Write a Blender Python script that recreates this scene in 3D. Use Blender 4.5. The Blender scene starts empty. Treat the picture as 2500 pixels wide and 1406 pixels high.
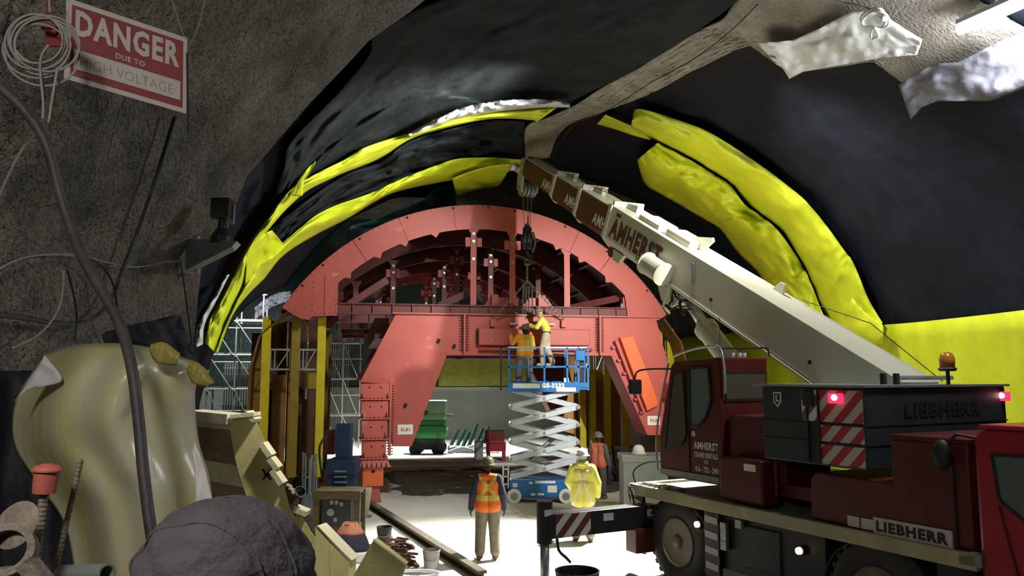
import bpy, bmesh, math, random
import numpy as np
from mathutils import Vector, Matrix, noise as mnoise
random.seed(7)
R_ = math.radians
SC = bpy.context.scene
COL = SC.collection

# ---------------------------------------------------------------- camera
F_PX, HORIZON, CAM_H = 1900.0, 915.0, 3.4          # image 2500 x 1406
TH = math.atan((HORIZON - 703.0) / F_PX)
cam_d = bpy.data.cameras.new('camera'); cam = bpy.data.objects.new('camera', cam_d)
COL.objects.link(cam)
cam.location = (0, 0, CAM_H); cam.rotation_euler = (math.pi/2 + TH, 0, 0)
cam_d.sensor_width = 36.0; cam_d.lens = 36.0 * F_PX / 2500.0
cam_d.clip_start = 0.05; cam_d.clip_end = 200
SC.camera = cam

# ---------------------------------------------------------------- world, lamps, exposure
wd = bpy.data.worlds.new('world'); SC.world = wd; wd.use_nodes = True
wd.node_tree.nodes['Background'].inputs[0].default_value = (0.75, 0.82, 0.9, 1)
wd.node_tree.nodes['Background'].inputs[1].default_value = 0.012
SC.view_settings.view_transform = 'Standard'; SC.view_settings.look = 'None'
SC.view_settings.gamma = 1.0; SC.view_settings.use_curve_mapping = False
SC.view_settings.exposure = 0.0

def lamp(kind, name, loc, target, power, color=(1, 1, 1), size=0.5, size_y=None, spot=None, blend=0.5):
    l = bpy.data.lights.new(name, kind); l.energy = power; l.color = color
    if kind == 'AREA':
        l.size = size
        if size_y: l.shape = 'RECTANGLE'; l.size_y = size_y
    else:
        l.shadow_soft_size = size
    if kind == 'SPOT': l.spot_size = R_(spot); l.spot_blend = blend
    o = bpy.data.objects.new(name, l); COL.objects.link(o); o.location = loc
    o.rotation_euler = (Vector(target) - Vector(loc)).to_track_quat('-Z', 'Y').to_euler()
    return o
# site floodlights on the right haunch and crown, plus added fill lights
lamp('SPOT', 'floodlight_gantry', (5.9, 11.5, 7.1), (1.2, 22.4, 4.2), 8200, (1.0, 0.97, 0.92), 0.08, spot=50, blend=1.0)
lamp('SPOT', 'floodlight_floor', (4.3, 18.4, 8.2), (0.2, 14.8, 0), 21000, (1.0, 0.985, 0.93), 0.2, spot=58, blend=0.9)
lamp('SPOT', 'floodlight_crown', (1.2, 15.0, 9.1), (-6.0, 18.5, 4.8), 2300, (0.95, 1.0, 0.97), 0.3, spot=105, blend=0.6)
lamp('SPOT', 'floodlight_right', (3.6, 14.0, 8.7), (8.8, 15.5, 2.0), 1700, (1.0, 1.0, 0.93), 0.25, spot=110, blend=0.8)
lamp('SPOT', 'fill_left', (-0.3, 9.1, 7.9), (-4.0, 11.6, 0.8), 2600, (1.0, 0.98, 0.86), 0.2, spot=52, blend=0.9)  # unseen fill added to brighten the curved form and left middle ground
lamp('POINT', 'tube_lamp_light', (6.2, 8.9, 7.2), (0, 5, 3), 560, (0.94, 0.96, 1.0), 0.35)
lamp('POINT', 'fill_entrance', (-1.1, -0.3, 5.2), (0, 5, 3), 400, (1.0, 0.93, 0.86), 0.3)  # unseen fill added behind the camera to rake the near rock and sign
lamp('SPOT', 'floodlight_cavern', (-9.2, 26.4, 7.6), (-11.2, 31, 2), 2600, (0.95, 1.0, 1.0), 0.3, spot=105, blend=0.6)
lamp('SPOT', 'floodlight_behind', (-3.0, 35.2, 6.3), (-2.6, 33.0, 0), 6000, (0.93, 1.0, 0.97), 0.3, spot=150, blend=0.5)

# ---------------------------------------------------------------- pixel helpers
def ray(px, py):
    dx = (px - 1250.0) / F_PX; dy = (703.0 - py) / F_PX
    return Vector((dx, math.cos(TH) - dy*math.sin(TH), math.sin(TH) + dy*math.cos(TH)))
CAM = Vector((0, 0, CAM_H))
def P(px, py, Y):
    v = ray(px, py); return CAM + v * (Y / v.y)
def G(px, py, z=0.0):
    v = ray(px, py); return CAM + v * ((z - CAM_H) / v.z)
SH_X, SH_Z, SH_R = 0.9, 1.8, 8.1                    # tunnel vault: centre x, centre z, radius
def SHELL(px, py, inset=0.0):
    v = ray(px, py); r = SH_R - inset
    a = v.x*v.x + v.z*v.z; b = 2*(-v.x*SH_X + v.z*(CAM_H - SH_Z)); c = SH_X**2 + (CAM_H - SH_Z)**2 - r*r
    t = (-b + math.sqrt(b*b - 4*a*c)) / (2*a)
    return CAM + v*t
def lerp_tab(tab, t):
    if t <= tab[0][0]: return tab[0][1]
    for (a, va), (b, vb) in zip(tab, tab[1:]):
        if t <= b: return va + (vb - va)*(t - a)/(b - a)
    return tab[-1][1]
ROCK = [(-0.5, -3.3), (2.16, -3.41), (3.69, -3.44), (4.54, -3.40), (4.96, -3.15), (5.61, -2.93), (6.36, -2.31), (7.18, -1.60), (7.52, -1.15), (8.3, -0.2), (9.0, 1.0)]
ROCK_END = 8.5
def rock_x(Y, z): return lerp_tab(ROCK, z) + (ROCK_END - Y)*0.03
def ROCKHIT(px, py, off=0.03):
    v = ray(px, py); t = 1.5
    while t < 9.5:
        p = CAM + v*t
        if p.x < rock_x(p.y, p.z) + off: break
        t += 0.02
    return CAM + v*t

# ---------------------------------------------------------------- materials
MATS = {}
def mat(name, col, rough=0.6, metal=0.0, var=0.25, scale=4.0, bump=0.15, bscale=30.0, col2=None, stretch=None, spec=0.4, emit=None, power=0.0, coord='Object', dirt=None, bump2=None):
    if name in MATS: return MATS[name]
    m = bpy.data.materials.new(name); m.use_nodes = True; nt = m.node_tree; N = nt.nodes; L = nt.links
    b = N['Principled BSDF']; b.inputs['Roughness'].default_value = rough; b.inputs['Metallic'].default_value = metal
    b.inputs['Specular IOR Level'].default_value = spec
    tc = N.new('ShaderNodeTexCoord'); mp = N.new('ShaderNodeMapping')
    L.new(tc.outputs[coord], mp.inputs[0])
    if stretch: mp.inputs['Scale'].default_value = stretch
    n = N.new('ShaderNodeTexNoise'); n.inputs['Scale'].default_value = scale; n.inputs['Detail'].default_value = 6
    n.inputs['Roughness'].default_value = 0.62
    L.new(mp.outputs[0], n.inputs[0])
    cr = N.new('ShaderNodeValToRGB'); cr.color_ramp.elements[0].position = 0.32; cr.color_ramp.elements[1].position = 0.68
    c2 = col2 if col2 else tuple(c*(1-var) for c in col)
    cr.color_ramp.elements[0].color = (*c2, 1); cr.color_ramp.elements[1].color = (*col, 1)
    L.new(n.outputs[0], cr.inputs[0]); out = cr.outputs[0]
    if dirt:
        n3 = N.new('ShaderNodeTexNoise'); n3.inputs['Scale'].default_value = dirt[1]; n3.inputs['Detail'].default_value = 8
        L.new(mp.outputs[0], n3.inputs[0])
        r3 = N.new('ShaderNodeValToRGB'); r3.color_ramp.elements[0].position = dirt[2]; r3.color_ramp.elements[1].position = dirt[2] + 0.12
        r3.color_ramp.elements[0].color = (0, 0, 0, 1); r3.color_ramp.elements[1].color = (1, 1, 1, 1)
        L.new(n3.outputs[0], r3.inputs[0])
        mx = N.new('ShaderNodeMix'); mx.data_type = 'RGBA'; mx.inputs[7].default_value = (*dirt[0], 1)
        L.new(r3.outputs[0], mx.inputs[0]); L.new(out, mx.inputs[6]); out = mx.outputs[2]
    L.new(out, b.inputs['Base Color'])
    if bump:
        n2 = N.new('ShaderNodeTexNoise'); n2.inputs['Scale'].default_value = bscale; n2.inputs['Detail'].default_value = 5
        L.new(mp.outputs[0], n2.inputs[0])
        bp = N.new('ShaderNodeBump'); bp.inputs['Strength'].default_value = bump; bp.inputs['Distance'].default_value = 0.05
        L.new(n2.outputs[0], bp.inputs['Height']); L.new(bp.outputs[0], b.inputs['Normal'])
        if bump2:
            n4 = N.new('ShaderNodeTexVoronoi'); n4.inputs['Scale'].default_value = bump2[0]; L.new(mp.outputs[0], n4.inputs[0])
            b4 = N.new('ShaderNodeBump'); b4.inputs['Strength'].default_value = bump2[1]; b4.inputs['Distance'].default_value = bump2[2]; b4.invert = True
            L.new(n4.outputs['Distance'], b4.inputs['Height']); L.new(b4.outputs[0], bp.inputs['Normal'])
    if emit:
        b.inputs['Emission Color'].default_value = (*emit, 1); b.inputs['Emission Strength'].default_value = power
    MATS[name] = m; return m
def glass(name, col, rough=0.08, alpha=0.55):
    if name in MATS: return MATS[name]
    m = bpy.data.materials.new(name); m.use_nodes = True; b = m.node_tree.nodes['Principled BSDF']
    b.inputs['Base Color'].default_value = (*col, 1); b.inputs['Roughness'].default_value = rough
    b.inputs['Alpha'].default_value = alpha; MATS[name] = m; return m

M_ROCK = mat('shotcrete_dark', (0.29, 0.262, 0.225), 0.9, 0, scale=1.6, col2=(0.095, 0.087, 0.073), bump=1.0, bscale=40, dirt=((0.42, 0.40, 0.35), 0.9, 0.63), bump2=(22, 0.9, 0.06))
M_SHOT = mat('shotcrete_pale', (0.40, 0.37, 0.31), 0.9, 0, scale=2.0, col2=(0.24, 0.22, 0.185), bump=0.9, bscale=22)
M_MEMB = mat('membrane_black', (0.012, 0.015, 0.024), 0.6, 0, scale=1.2, col2=(0.006, 0.0075, 0.012), bump=0.35, bscale=5, spec=0.12)
M_FLEECE = mat('fleece_black', (0.024, 0.029, 0.031), 0.8, 0, scale=1.5, col2=(0.009, 0.011, 0.013), bump=0.45, bscale=6, spec=0.15)
M_YEL = mat('membrane_yellow', (0.70, 0.78, 0.03), 0.42, 0, scale=1.8, col2=(0.58, 0.64, 0.02), bump=0.2, bscale=4)
M_YELBACK = mat('membrane_white_back', (0.62, 0.62, 0.64), 0.5, 0, scale=2, var=0.2, bump=0.2, bscale=5)
M_FELT = mat('felt_white', (0.86, 0.87, 0.86), 0.7, 0, scale=3, var=0.2, bump=0.3, bscale=9)
M_FELTG = mat('felt_grey', (0.24, 0.24, 0.28), 0.6, 0, scale=2, col2=(0.15, 0.15, 0.18), bump=0.3, bscale=9)
M_TARP = mat('tarp_green', (0.02, 0.06, 0.05), 0.4, 0, scale=3, var=0.4, bump=0.4, bscale=7)
M_NAVY = mat('tarp_navy', (0.03, 0.03, 0.042), 0.7, 0, scale=3, var=0.4, bump=0.4, bscale=9)
M_CREAM = mat('membrane_cream', (0.56, 0.55, 0.42), 0.3, 0, scale=1.3, col2=(0.52, 0.51, 0.17), bump=0.12, bscale=5, stretch=(3.0, 3.0, 0.5), spec=0.5)  # yellow bands in the colour stand for reflections along the folds
M_AMBER = mat('membrane_amber', (0.40, 0.34, 0.08), 0.4, 0, scale=2, var=0.3, bump=0.2)
M_FLOOR = mat('floor_concrete', (0.62, 0.60, 0.54), 0.85, 0, scale=0.7, col2=(0.52, 0.50, 0.44), bump=0.25, bscale=8, dirt=((0.22, 0.20, 0.16), 0.45, 0.60))
M_MUDSHADE = mat('mud_shaded', (0.10, 0.088, 0.066), 0.9, 0, scale=1.6, col2=(0.035, 0.03, 0.022), bump=0.8, bscale=7, stretch=(1, 2.5, 1))  # rough muddy ground, coloured darker to include the shadow under the gantry
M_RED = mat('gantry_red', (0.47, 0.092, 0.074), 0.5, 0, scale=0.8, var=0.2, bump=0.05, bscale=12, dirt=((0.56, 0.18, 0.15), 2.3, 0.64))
M_REDSHADE = mat('gantry_red_shaded', (0.15, 0.032, 0.028), 0.55, 0, scale=2, var=0.35, bump=0.08)  # gantry red darkened in colour to hold the shade inside the arch
M_ORG = mat('primer_orange', (0.75, 0.14, 0.045), 0.5, 0, scale=2, var=0.12, bump=0.05)
M_DARKHOLE = mat('hole_dark', (0.02, 0.008, 0.008), 0.8, 0, bump=0)
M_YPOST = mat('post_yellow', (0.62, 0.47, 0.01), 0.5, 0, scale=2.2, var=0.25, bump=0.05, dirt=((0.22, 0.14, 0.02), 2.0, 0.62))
M_YSHADE = mat('post_yellow_shaded', (0.26, 0.18, 0.012), 0.6, 0, scale=2.2, var=0.35, bump=0.05)  # darker copy of the post yellow for posts that catch less light
M_SBOX = mat('site_box_grey', (0.20, 0.215, 0.205), 0.6, 0, var=0.2, bump=0.05)
M_BROWN = mat('form_brown', (0.28, 0.125, 0.02), 0.6, 0, scale=1.4, col2=(0.13, 0.06, 0.012), bump=0.1)
M_RUSTPANEL = mat('form_rust', (0.10, 0.035, 0.012), 0.7, 0, scale=2, var=0.5, bump=0.2)
M_GALV = mat('galvanised', (0.42, 0.46, 0.45), 0.4, 0.7, scale=6, var=0.3, bump=0.1)
M_STEEL = mat('steel_grey', (0.30, 0.31, 0.31), 0.45, 0.6, scale=6, var=0.35, bump=0.1)
M_DARKST = mat('steel_dark', (0.035, 0.035, 0.035), 0.5, 0.4, scale=6, var=0.4, bump=0.1)
M_BLACK = mat('rubber_black', (0.016, 0.016, 0.016), 0.6, 0, scale=8, var=0.3, bump=0.1)
M_TYRE = mat('tyre', (0.022, 0.021, 0.018), 0.8, 0, scale=8, col2=(0.04, 0.037, 0.03), bump=0.2)
M_LBLUE = mat('lift_blue', (0.012, 0.16, 0.46), 0.45, 0, scale=5, var=0.25, bump=0.05, dirt=((0.12, 0.24, 0.42), 5, 0.66))
M_LGREY = mat('lift_arm_grey', (0.52, 0.57, 0.62), 0.45, 0.1, scale=4, var=0.2, bump=0.05)
M_WHITE = mat('white_paint', (0.78, 0.78, 0.76), 0.5, 0, scale=4, var=0.1, bump=0.02)
M_BOOMW = mat('boom_white', (0.46, 0.45, 0.345), 0.4, 0, scale=1.5, var=0.1, bump=0.03)
M_BOOMR = mat('boom_maroon', (0.10, 0.028, 0.022), 0.45, 0, scale=2, var=0.25, bump=0.05)
M_CRED = mat('crane_red', (0.095, 0.011, 0.012), 0.4, 0, scale=1.6, var=0.25, bump=0.04, dirt=((0.12, 0.05, 0.035), 1.6, 0.62))
M_CREDB = mat('crane_red_bright', (0.32, 0.016, 0.03), 0.35, 0, scale=2, var=0.15, bump=0.03)
M_CDARK = mat('crane_dark', (0.018, 0.020, 0.024), 0.5, 0.1, scale=3, var=0.4, bump=0.08)
M_CWT = mat('counterweight_slate', (0.030, 0.036, 0.040), 0.5, 0.1, scale=2.5, var=0.35, bump=0.08)
M_DECKE = mat('deck_edge_cream', (0.42, 0.38, 0.22), 0.6, 0, scale=3, var=0.3, bump=0.1)
M_DECK = mat('deck_grey', (0.30, 0.30, 0.27), 0.7, 0, scale=3, var=0.35, bump=0.2)
M_RIM = mat('rim_beige', (0.16, 0.135, 0.09), 0.6, 0.1, scale=4, var=0.35, bump=0.1)
M_TXTW = mat('letter_white', (0.70, 0.68, 0.62), 0.6, 0, var=0.1, bump=0)
M_TXTB = mat('letter_maroon', (0.10, 0.03, 0.025), 0.6, 0, var=0.1, bump=0)
M_TXTK = mat('letter_black', (0.015, 0.015, 0.013), 0.6, 0, var=0.1, bump=0)
M_STRED = mat('chevron_red', (0.38, 0.03, 0.04), 0.5, 0, var=0.15, bump=0)
M_SIGNR = mat('sign_red', (0.24, 0.045, 0.045), 0.6, 0, scale=3, var=0.2, bump=0.02)
M_SIGNW = mat('sign_white', (0.50, 0.46, 0.43), 0.6, 0, scale=5, var=0.12, bump=0.02)
M_WOOD = mat('formply_yellow', (0.52, 0.46, 0.20), 0.6, 0, scale=2.4, var=0.22, bump=0.08, dirt=((0.30, 0.26, 0.11), 5, 0.66))
M_WOODE = mat('timber_brown', (0.26, 0.19, 0.09), 0.75, 0, scale=3, var=0.45, bump=0.2, stretch=(1, 1, 6))
M_CRATE = mat('timber_dark', (0.10, 0.07, 0.03), 0.8, 0, scale=3, var=0.5, bump=0.2, stretch=(1, 1, 6))
M_WOODC = mat('timber_cream', (0.60, 0.56, 0.38), 0.7, 0, scale=4, var=0.25, bump=0.15)
M_DBLUE = mat('machine_blue', (0.012, 0.035, 0.085), 0.5, 0.1, scale=4, var=0.4, bump=0.08)
M_GREEN = mat('machine_green', (0.04, 0.26, 0.06), 0.5, 0, scale=4, var=0.25, bump=0.06)
M_GREENP = mat('machine_green_pale', (0.30, 0.52, 0.30), 0.5, 0, scale=4, var=0.25, bump=0.06)
M_RUST = mat('rust', (0.11, 0.045, 0.025), 0.85, 0, scale=9, var=0.5, bump=0.3)
M_REBAR = mat('rebar', (0.22, 0.19, 0.15), 0.7, 0.3, scale=20, var=0.4, bump=0.3)
M_CAP = mat('cap_orange', (0.40, 0.10, 0.075), 0.6, 0, scale=12, var=0.2, bump=0.1)
M_KERB = mat('kerb_brown', (0.13, 0.105, 0.07), 0.8, 0, scale=6, var=0.4, bump=0.2)
M_CABLE = mat('cable_grey', (0.30, 0.29, 0.28), 0.6, 0, scale=8, var=0.25, bump=0.1)
M_HOSE = mat('hose_dark', (0.075, 0.07, 0.072), 0.55, 0, scale=10, col2=(0.03, 0.028, 0.028), bump=0.1)
M_SKIN = mat('skin', (0.50, 0.28, 0.20), 0.55, 0, var=0.1, bump=0.02)
M_HIORG = mat('hivis_orange', (0.85, 0.17, 0.02), 0.7, 0, scale=5, var=0.15, bump=0.15, bscale=14)
M_HIORG2 = mat('hivis_amber', (0.85, 0.36, 0.03), 0.7, 0, scale=5, var=0.15, bump=0.15, bscale=14)
M_HIYEL = mat('hivis_yellow', (0.62, 0.60, 0.10), 0.7, 0, scale=5, var=0.2, bump=0.3, bscale=12)
M_HITAPE = mat('hivis_tape', (0.70, 0.50, 0.08), 0.45, 0, scale=5, var=0.15, bump=0.05)
M_HISILV = mat('hivis_silver', (0.72, 0.60, 0.34), 0.4, 0, scale=5, var=0.15, bump=0.05)
M_NAVYCL = mat('cloth_navy', (0.035, 0.035, 0.06), 0.85, 0, scale=6, var=0.3, bump=0.3, bscale=14)
M_KHAKI = mat('cloth_khaki', (0.27, 0.23, 0.17), 0.9, 0, scale=4, col2=(0.15, 0.13, 0.09), bump=0.4, bscale=12)
M_TAN = mat('cloth_tan', (0.50, 0.41, 0.30), 0.9, 0, scale=4, var=0.3, bump=0.4, bscale=12)
M_DENIM = mat('cloth_denim', (0.20, 0.23, 0.32), 0.9, 0, scale=4, var=0.3, bump=0.4, bscale=12)
M_BOOT = mat('boot', (0.16, 0.13, 0.10), 0.8, 0, scale=6, var=0.4, bump=0.2)
M_GLOVE = mat('glove', (0.07, 0.065, 0.06), 0.8, 0, scale=6, var=0.3, bump=0.2)
M_HAIR = mat('hair', (0.03, 0.022, 0.016), 0.8, 0, scale=20, var=0.4, bump=0.5, bscale=60)
M_HELMO = mat('helmet_olive', (0.20, 0.20, 0.11), 0.4, 0, scale=7, var=0.3, bump=0.03)
M_HELMW = mat('helmet_grey', (0.55, 0.57, 0.60), 0.35, 0, scale=7, var=0.25, bump=0.03)
M_CAPGR = mat('cap_fabric', (0.060, 0.053, 0.062), 0.9, 0, scale=7, var=0.35, bump=0.35, bscale=40)
M_GLASSD = glass('cab_glass_dark', (0.10, 0.09, 0.07), 0.06, 0.8)
M_GLASSG = glass('cab_glass_green', (0.13, 0.20, 0.165), 0.1, 0.75)
M_TUBE = mat('lamp_tube', (1, 1, 1), 0.3, 0, bump=0, emit=(0.92, 0.95, 1.0), power=40)
M_TAIL = mat('tail_lamp', (0.5, 0.01, 0.03), 0.3, 0, bump=0, emit=(1.0, 0.03, 0.10), power=1.6)
M_TAILC = mat('tail_lamp_core', (1.0, 0.5, 0.5), 0.3, 0, bump=0, emit=(1.0, 0.45, 0.45), power=9)
M_MARK = mat('marker_lamp', (1.0, 0.4, 0.2), 0.3, 0, bump=0, emit=(1.0, 0.55, 0.30), power=9)
M_AMBL = mat('beacon_amber', (0.45, 0.17, 0.02), 0.25, 0, bump=0, var=0.2)

# ---------------------------------------------------------------- mesh helpers
MW = {}
I4 = Matrix.Identity(4)
class MB:
    def __init__(s): s.v = []; s.f = []
    def add(s, vs, fs):
        n = len(s.v); s.v += [tuple(v) for v in vs]; s.f += [tuple(i + n for i in f) for f in fs]; return s
    def box(s, c, d, R=None):
        vs = []
        for x in (-.5, .5):
            for y in (-.5, .5):
                for z in (-.5, .5):
                    p = Vector((x*d[0], y*d[1], z*d[2]))
                    if R is not None: p = R @ p
                    vs.append(p + Vector(c))
        return s.add(vs, [(0,1,3,2),(4,6,7,5),(0,4,5,1),(2,3,7,6),(0,2,6,4),(1,5,7,3)])
    def bx(s, x0, x1, y0, y1, z0, z1):
        return s.box(((x0+x1)/2, (y0+y1)/2, (z0+z1)/2), (x1-x0, y1-y0, z1-z0))
    def beam(s, p0, p1, w, h, up=(0, 0, 1)):
        p0, p1 = Vector(p0), Vector(p1); d = p1 - p0; L = d.length; d.normalize()
        u = Vector(up)
        if abs(d.dot(u.normalized())) > 0.98: u = Vector((0, 1, 0))
        sd = d.cross(u).normalized(); up2 = sd.cross(d)
        R = Matrix((d, sd, up2)).transposed()
        return s.box((p0 + p1)/2, (L, w, h), R)
    def cyl(s, p0, p1, r0, r1=None, n=12):
        r1 = r0 if r1 is None else r1
        p0, p1 = Vector(p0), Vector(p1); d = (p1 - p0).normalized()
        a = d.orthogonal().normalized(); b = d.cross(a)
        vs = []
        for p, r in ((p0, r0), (p1, r1)):
            for i in range(n):
                t = 2*math.pi*i/n; vs.append(p + a*(r*math.cos(t)) + b*(r*math.sin(t)))
        fs = [(i, (i+1) % n, n + (i+1) % n, n + i) for i in range(n)]
        fs += [tuple(range(n-1, -1, -1)), tuple(range(n, 2*n))]
        return s.add(vs, fs)
    def tube(s, pts, r, n=8, caps=True):
        pts = [Vector(p) for p in pts]; m = len(pts)
        rs = r if isinstance(r, (list, tuple)) else [r]*m
        vs = []; prev = None
        for i, p in enumerate(pts):
            d = (pts[min(i+1, m-1)] - pts[max(i-1, 0)]).normalized()
            a = d.orthogonal() if prev is None else prev - d*prev.dot(d)
            if a.length < 1e-6: a = d.orthogonal()
            a.normalize(); prev = a; b = d.cross(a)
            for k in range(n):
                t = 2*math.pi*k/n; vs.append(p + a*(rs[i]*math.cos(t)) + b*(rs[i]*math.sin(t)))
        fs = [(i*n + k, i*n + (k+1) % n, (i+1)*n + (k+1) % n, (i+1)*n + k) for i in range(m-1) for k in range(n)]
        if caps: fs += [tuple(range(n-1, -1, -1)), tuple(range((m-1)*n, m*n))]
        return s.add(vs, fs)
    def prism(s, poly, vec):
        n = len(poly); vec = Vector(vec)
        vs = [Vector(p) for p in poly] + [Vector(p) + vec for p in poly]
        fs = [(i, (i+1) % n, n + (i+1) % n, n + i) for i in range(n)] + [tuple(range(n-1, -1, -1)), tuple(range(n, 2*n))]
        return s.add(vs, fs)
    def lathe(s, prof, o=(0, 0, 0), axis=(0, 0, 1), n=24, closed=False):
        o = Vector(o); ax = Vector(axis).normalized(); a = ax.orthogonal().normalized(); b = ax.cross(a)
        vs = []
        for r, z in prof:
            for k in range(n):
                t = 2*math.pi*k/n; vs.append(o + ax*z + a*(r*math.cos(t)) + b*(r*math.sin(t)))
        m = len(prof)
        fs = [(i*n + k, i*n + (k+1) % n, (i+1)*n + (k+1) % n, (i+1)*n + k) for i in range(m-1) for k in range(n)]
        if closed: fs += [((m-1)*n + k, (m-1)*n + (k+1) % n, (k+1) % n, k) for k in range(n)]
        else: fs += [tuple(range(n-1, -1, -1)), tuple(range((m-1)*n, m*n))]
        return s.add(vs, fs)
    def ball(s, c, r, n=10, m=7, R=None):
        c = Vector(c); rr = (r, r, r) if not isinstance(r, (tuple, list)) else r
        vs = []
        for i in range(m+1):
            ph = math.pi*i/m
            for k in range(n):
                t = 2*math.pi*k/n
                p = Vector((rr[0]*math.sin(ph)*math.cos(t), rr[1]*math.sin(ph)*math.sin(t), rr[2]*math.cos(ph)))
                if R is not None: p = R @ p
                vs.append(c + p)
        fs = [(i*n + k, i*n + (k+1) % n, (i+1)*n + (k+1) % n, (i+1)*n + k) for i in range(m) for k in range(n)]
        return s.add(vs, fs)
    def grid(s, rows):
        m, n = len(rows), len(rows[0]); vs = [p for r in rows for p in r]
        return s.add(vs, [(i*n + j, i*n + j + 1, (i+1)*n + j + 1, (i+1)*n + j) for i in range(m-1) for j in range(n-1)])
    def build(s, name, material, parent=None, local=False, smooth=False, fix=True):
        me = bpy.data.meshes.new(name); me.from_pydata(s.v, [], s.f)
        if fix:
            bm = bmesh.new(); bm.from_mesh(me)
            bmesh.ops.remove_doubles(bm, verts=bm.verts, dist=1e-5)
            bmesh.ops.recalc_face_normals(bm, faces=bm.faces); bm.to_mesh(me); bm.free()
        return link(name, me, material, parent, local, smooth)

def link(name, me, material, parent=None, local=False, smooth=False):
    for m in (material if isinstance(material, (list, tuple)) else [material]): me.materials.append(m)
    if smooth: me.polygons.foreach_set('use_smooth', [True]*len(me.polygons))
    o = bpy.data.objects.new(name, me); COL.objects.link(o)
    if parent is not None:
        o.parent = parent
        if local: MW[o] = MW[parent]
        else:
            o.matrix_parent_inverse = MW[parent].inverted(); MW[o] = I4.copy()
    else:
        n = len(me.vertices); a = np.empty(n*3); me.vertices.foreach_get('co', a); a = a.reshape(-1, 3)
        c = Vector(((a[:,0].min() + a[:,0].max())/2, (a[:,1].min() + a[:,1].max())/2, a[:,2].min()))
        me.transform(Matrix.Translation(-c)); o.location = c; MW[o] = Matrix.Translation(c)
    return o
def tag(o, label, cat, group=None):
    o['label'] = label; o['category'] = cat
    if group: o['group'] = group
    return o
def struct(o): o['kind'] = 'structure'; return o
def thing(name, label, cat, loc=(0, 0, 0), rotz=0.0, group=None):
    o = bpy.data.objects.new(name, None); COL.objects.link(o); o.empty_display_size = 0.2
    o.location = loc; o.rotation_euler = (0, 0, rotz)
    MW[o] = Matrix.Translation(Vector(loc)) @ Matrix.Rotation(rotz, 4, 'Z')
    return tag(o, label, cat, group)
def one(mb, name, material, label, cat, group=None, smooth=False):
    return tag(mb.build(name, material, None, smooth=smooth), label, cat, group)
def solid(o, th):
    md = o.modifiers.new('thickness', 'SOLIDIFY'); md.thickness = th; md.offset = 0; return o
def bevel(o, w, seg=2):
    md = o.modifiers.new('bevel', 'BEVEL'); md.width = w; md.segments = seg; md.limit_method = 'ANGLE'; return o

def text(s, name, material, parent, o, xd, yd, width, height, local=False, bold=0.03, depth=0.006):
    cu = bpy.data.curves.new(name, 'FONT'); cu.body = s; cu.align_x = 'LEFT'; cu.size = 1.0; cu.offset = bold
    cu.resolution_u = 2; cu.space_character = 1.05 + bold*2; cu.extrude = 0.0
    t = bpy.data.objects.new(name, cu); COL.objects.link(t)
    dg = bpy.context.evaluated_depsgraph_get(); me = bpy.data.meshes.new_from_object(t.evaluated_get(dg))
    bpy.data.objects.remove(t); bpy.data.curves.remove(cu)
    n = len(me.vertices); a = np.empty(n*3); me.vertices.foreach_get('co', a); a = a.reshape(-1, 3)
    x0, y0 = a[:,0].min(), a[:,1].min(); sx = width/(a[:,0].max() - x0); sy = height/(a[:,1].max() - y0)
    o, xd, yd = Vector(o), Vector(xd).normalized(), Vector(yd).normalized(); nn = xd.cross(yd)
    pts = [o + xd*((p[0]-x0)*sx) + yd*((p[1]-y0)*sy) + nn*depth for p in a]
    me.vertices.foreach_set('co', np.array([tuple(p) for p in pts]).ravel())
    me.update(); me.materials.clear()
    return link(name, me, material, parent, local)

def resample(pl, n):
    pl = [Vector(p) for p in pl]
    # smooth polyline by arclength
    L = [0]
    for a, b in zip(pl, pl[1:]): L.append(L[-1] + (b - a).length)
    out = []
    for i in range(n):
        t = L[-1]*i/(n-1)
        for k in range(len(pl)-1):
            if t <= L[k+1] or k == len(pl)-2:
                q = (t - L[k])/max(1e-9, L[k+1] - L[k]); out.append(pl[k].lerp(pl[k+1], q)); break
    return out
def spline(pl, n):
    pl = [Vector(p) for p in pl]; m = len(pl); out = []
    for i in range(n):
        t = (m-1)*i/(n-1); k = min(int(t), m-2); u = t - k
        p0, p1, p2, p3 = pl[max(k-1, 0)], pl[k], pl[k+1], pl[min(k+2, m-1)]
        out.append(0.5*((2*p1) + (p2-p0)*u + (2*p0-5*p1+4*p2-p3)*u*u + (3*p1-p0-3*p2+p3)*u**3))
    return out
def nz(x, y, z=0.0): return mnoise.noise(Vector((x, y, z)))

# ================================================================ SETTING
# floor, mud, vault, cavern, rock wall
GA = R_(11.7)
GU = Vector((math.cos(GA), math.sin(GA), 0)); GW = Vector((-math.sin(GA), math.cos(GA), 0)); GQ = Vector((-1.3, 22.2, 0))
def GF(l, c, z): return GQ + GU*l + GW*c + Vector((0, 0, z))

mb = MB(); nx, ny = 60, 90
mb.grid([[(-16 + 28*i/nx, -4 + 58*j/ny, 0.02*nz(-16 + 28*i/nx, -4 + 58*j/ny) if j > 0 else 0) for i in range(nx+1)] for j in range(ny+1)])
struct(mb.build('floor', M_FLOOR, smooth=True))
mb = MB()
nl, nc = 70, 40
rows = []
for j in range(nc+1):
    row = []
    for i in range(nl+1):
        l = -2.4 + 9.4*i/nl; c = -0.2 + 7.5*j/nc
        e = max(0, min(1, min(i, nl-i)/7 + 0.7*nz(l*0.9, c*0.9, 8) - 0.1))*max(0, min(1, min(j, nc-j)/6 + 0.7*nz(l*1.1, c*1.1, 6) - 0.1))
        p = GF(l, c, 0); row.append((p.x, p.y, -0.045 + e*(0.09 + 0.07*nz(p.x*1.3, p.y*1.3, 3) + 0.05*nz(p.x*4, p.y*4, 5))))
    rows.append(row)
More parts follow.
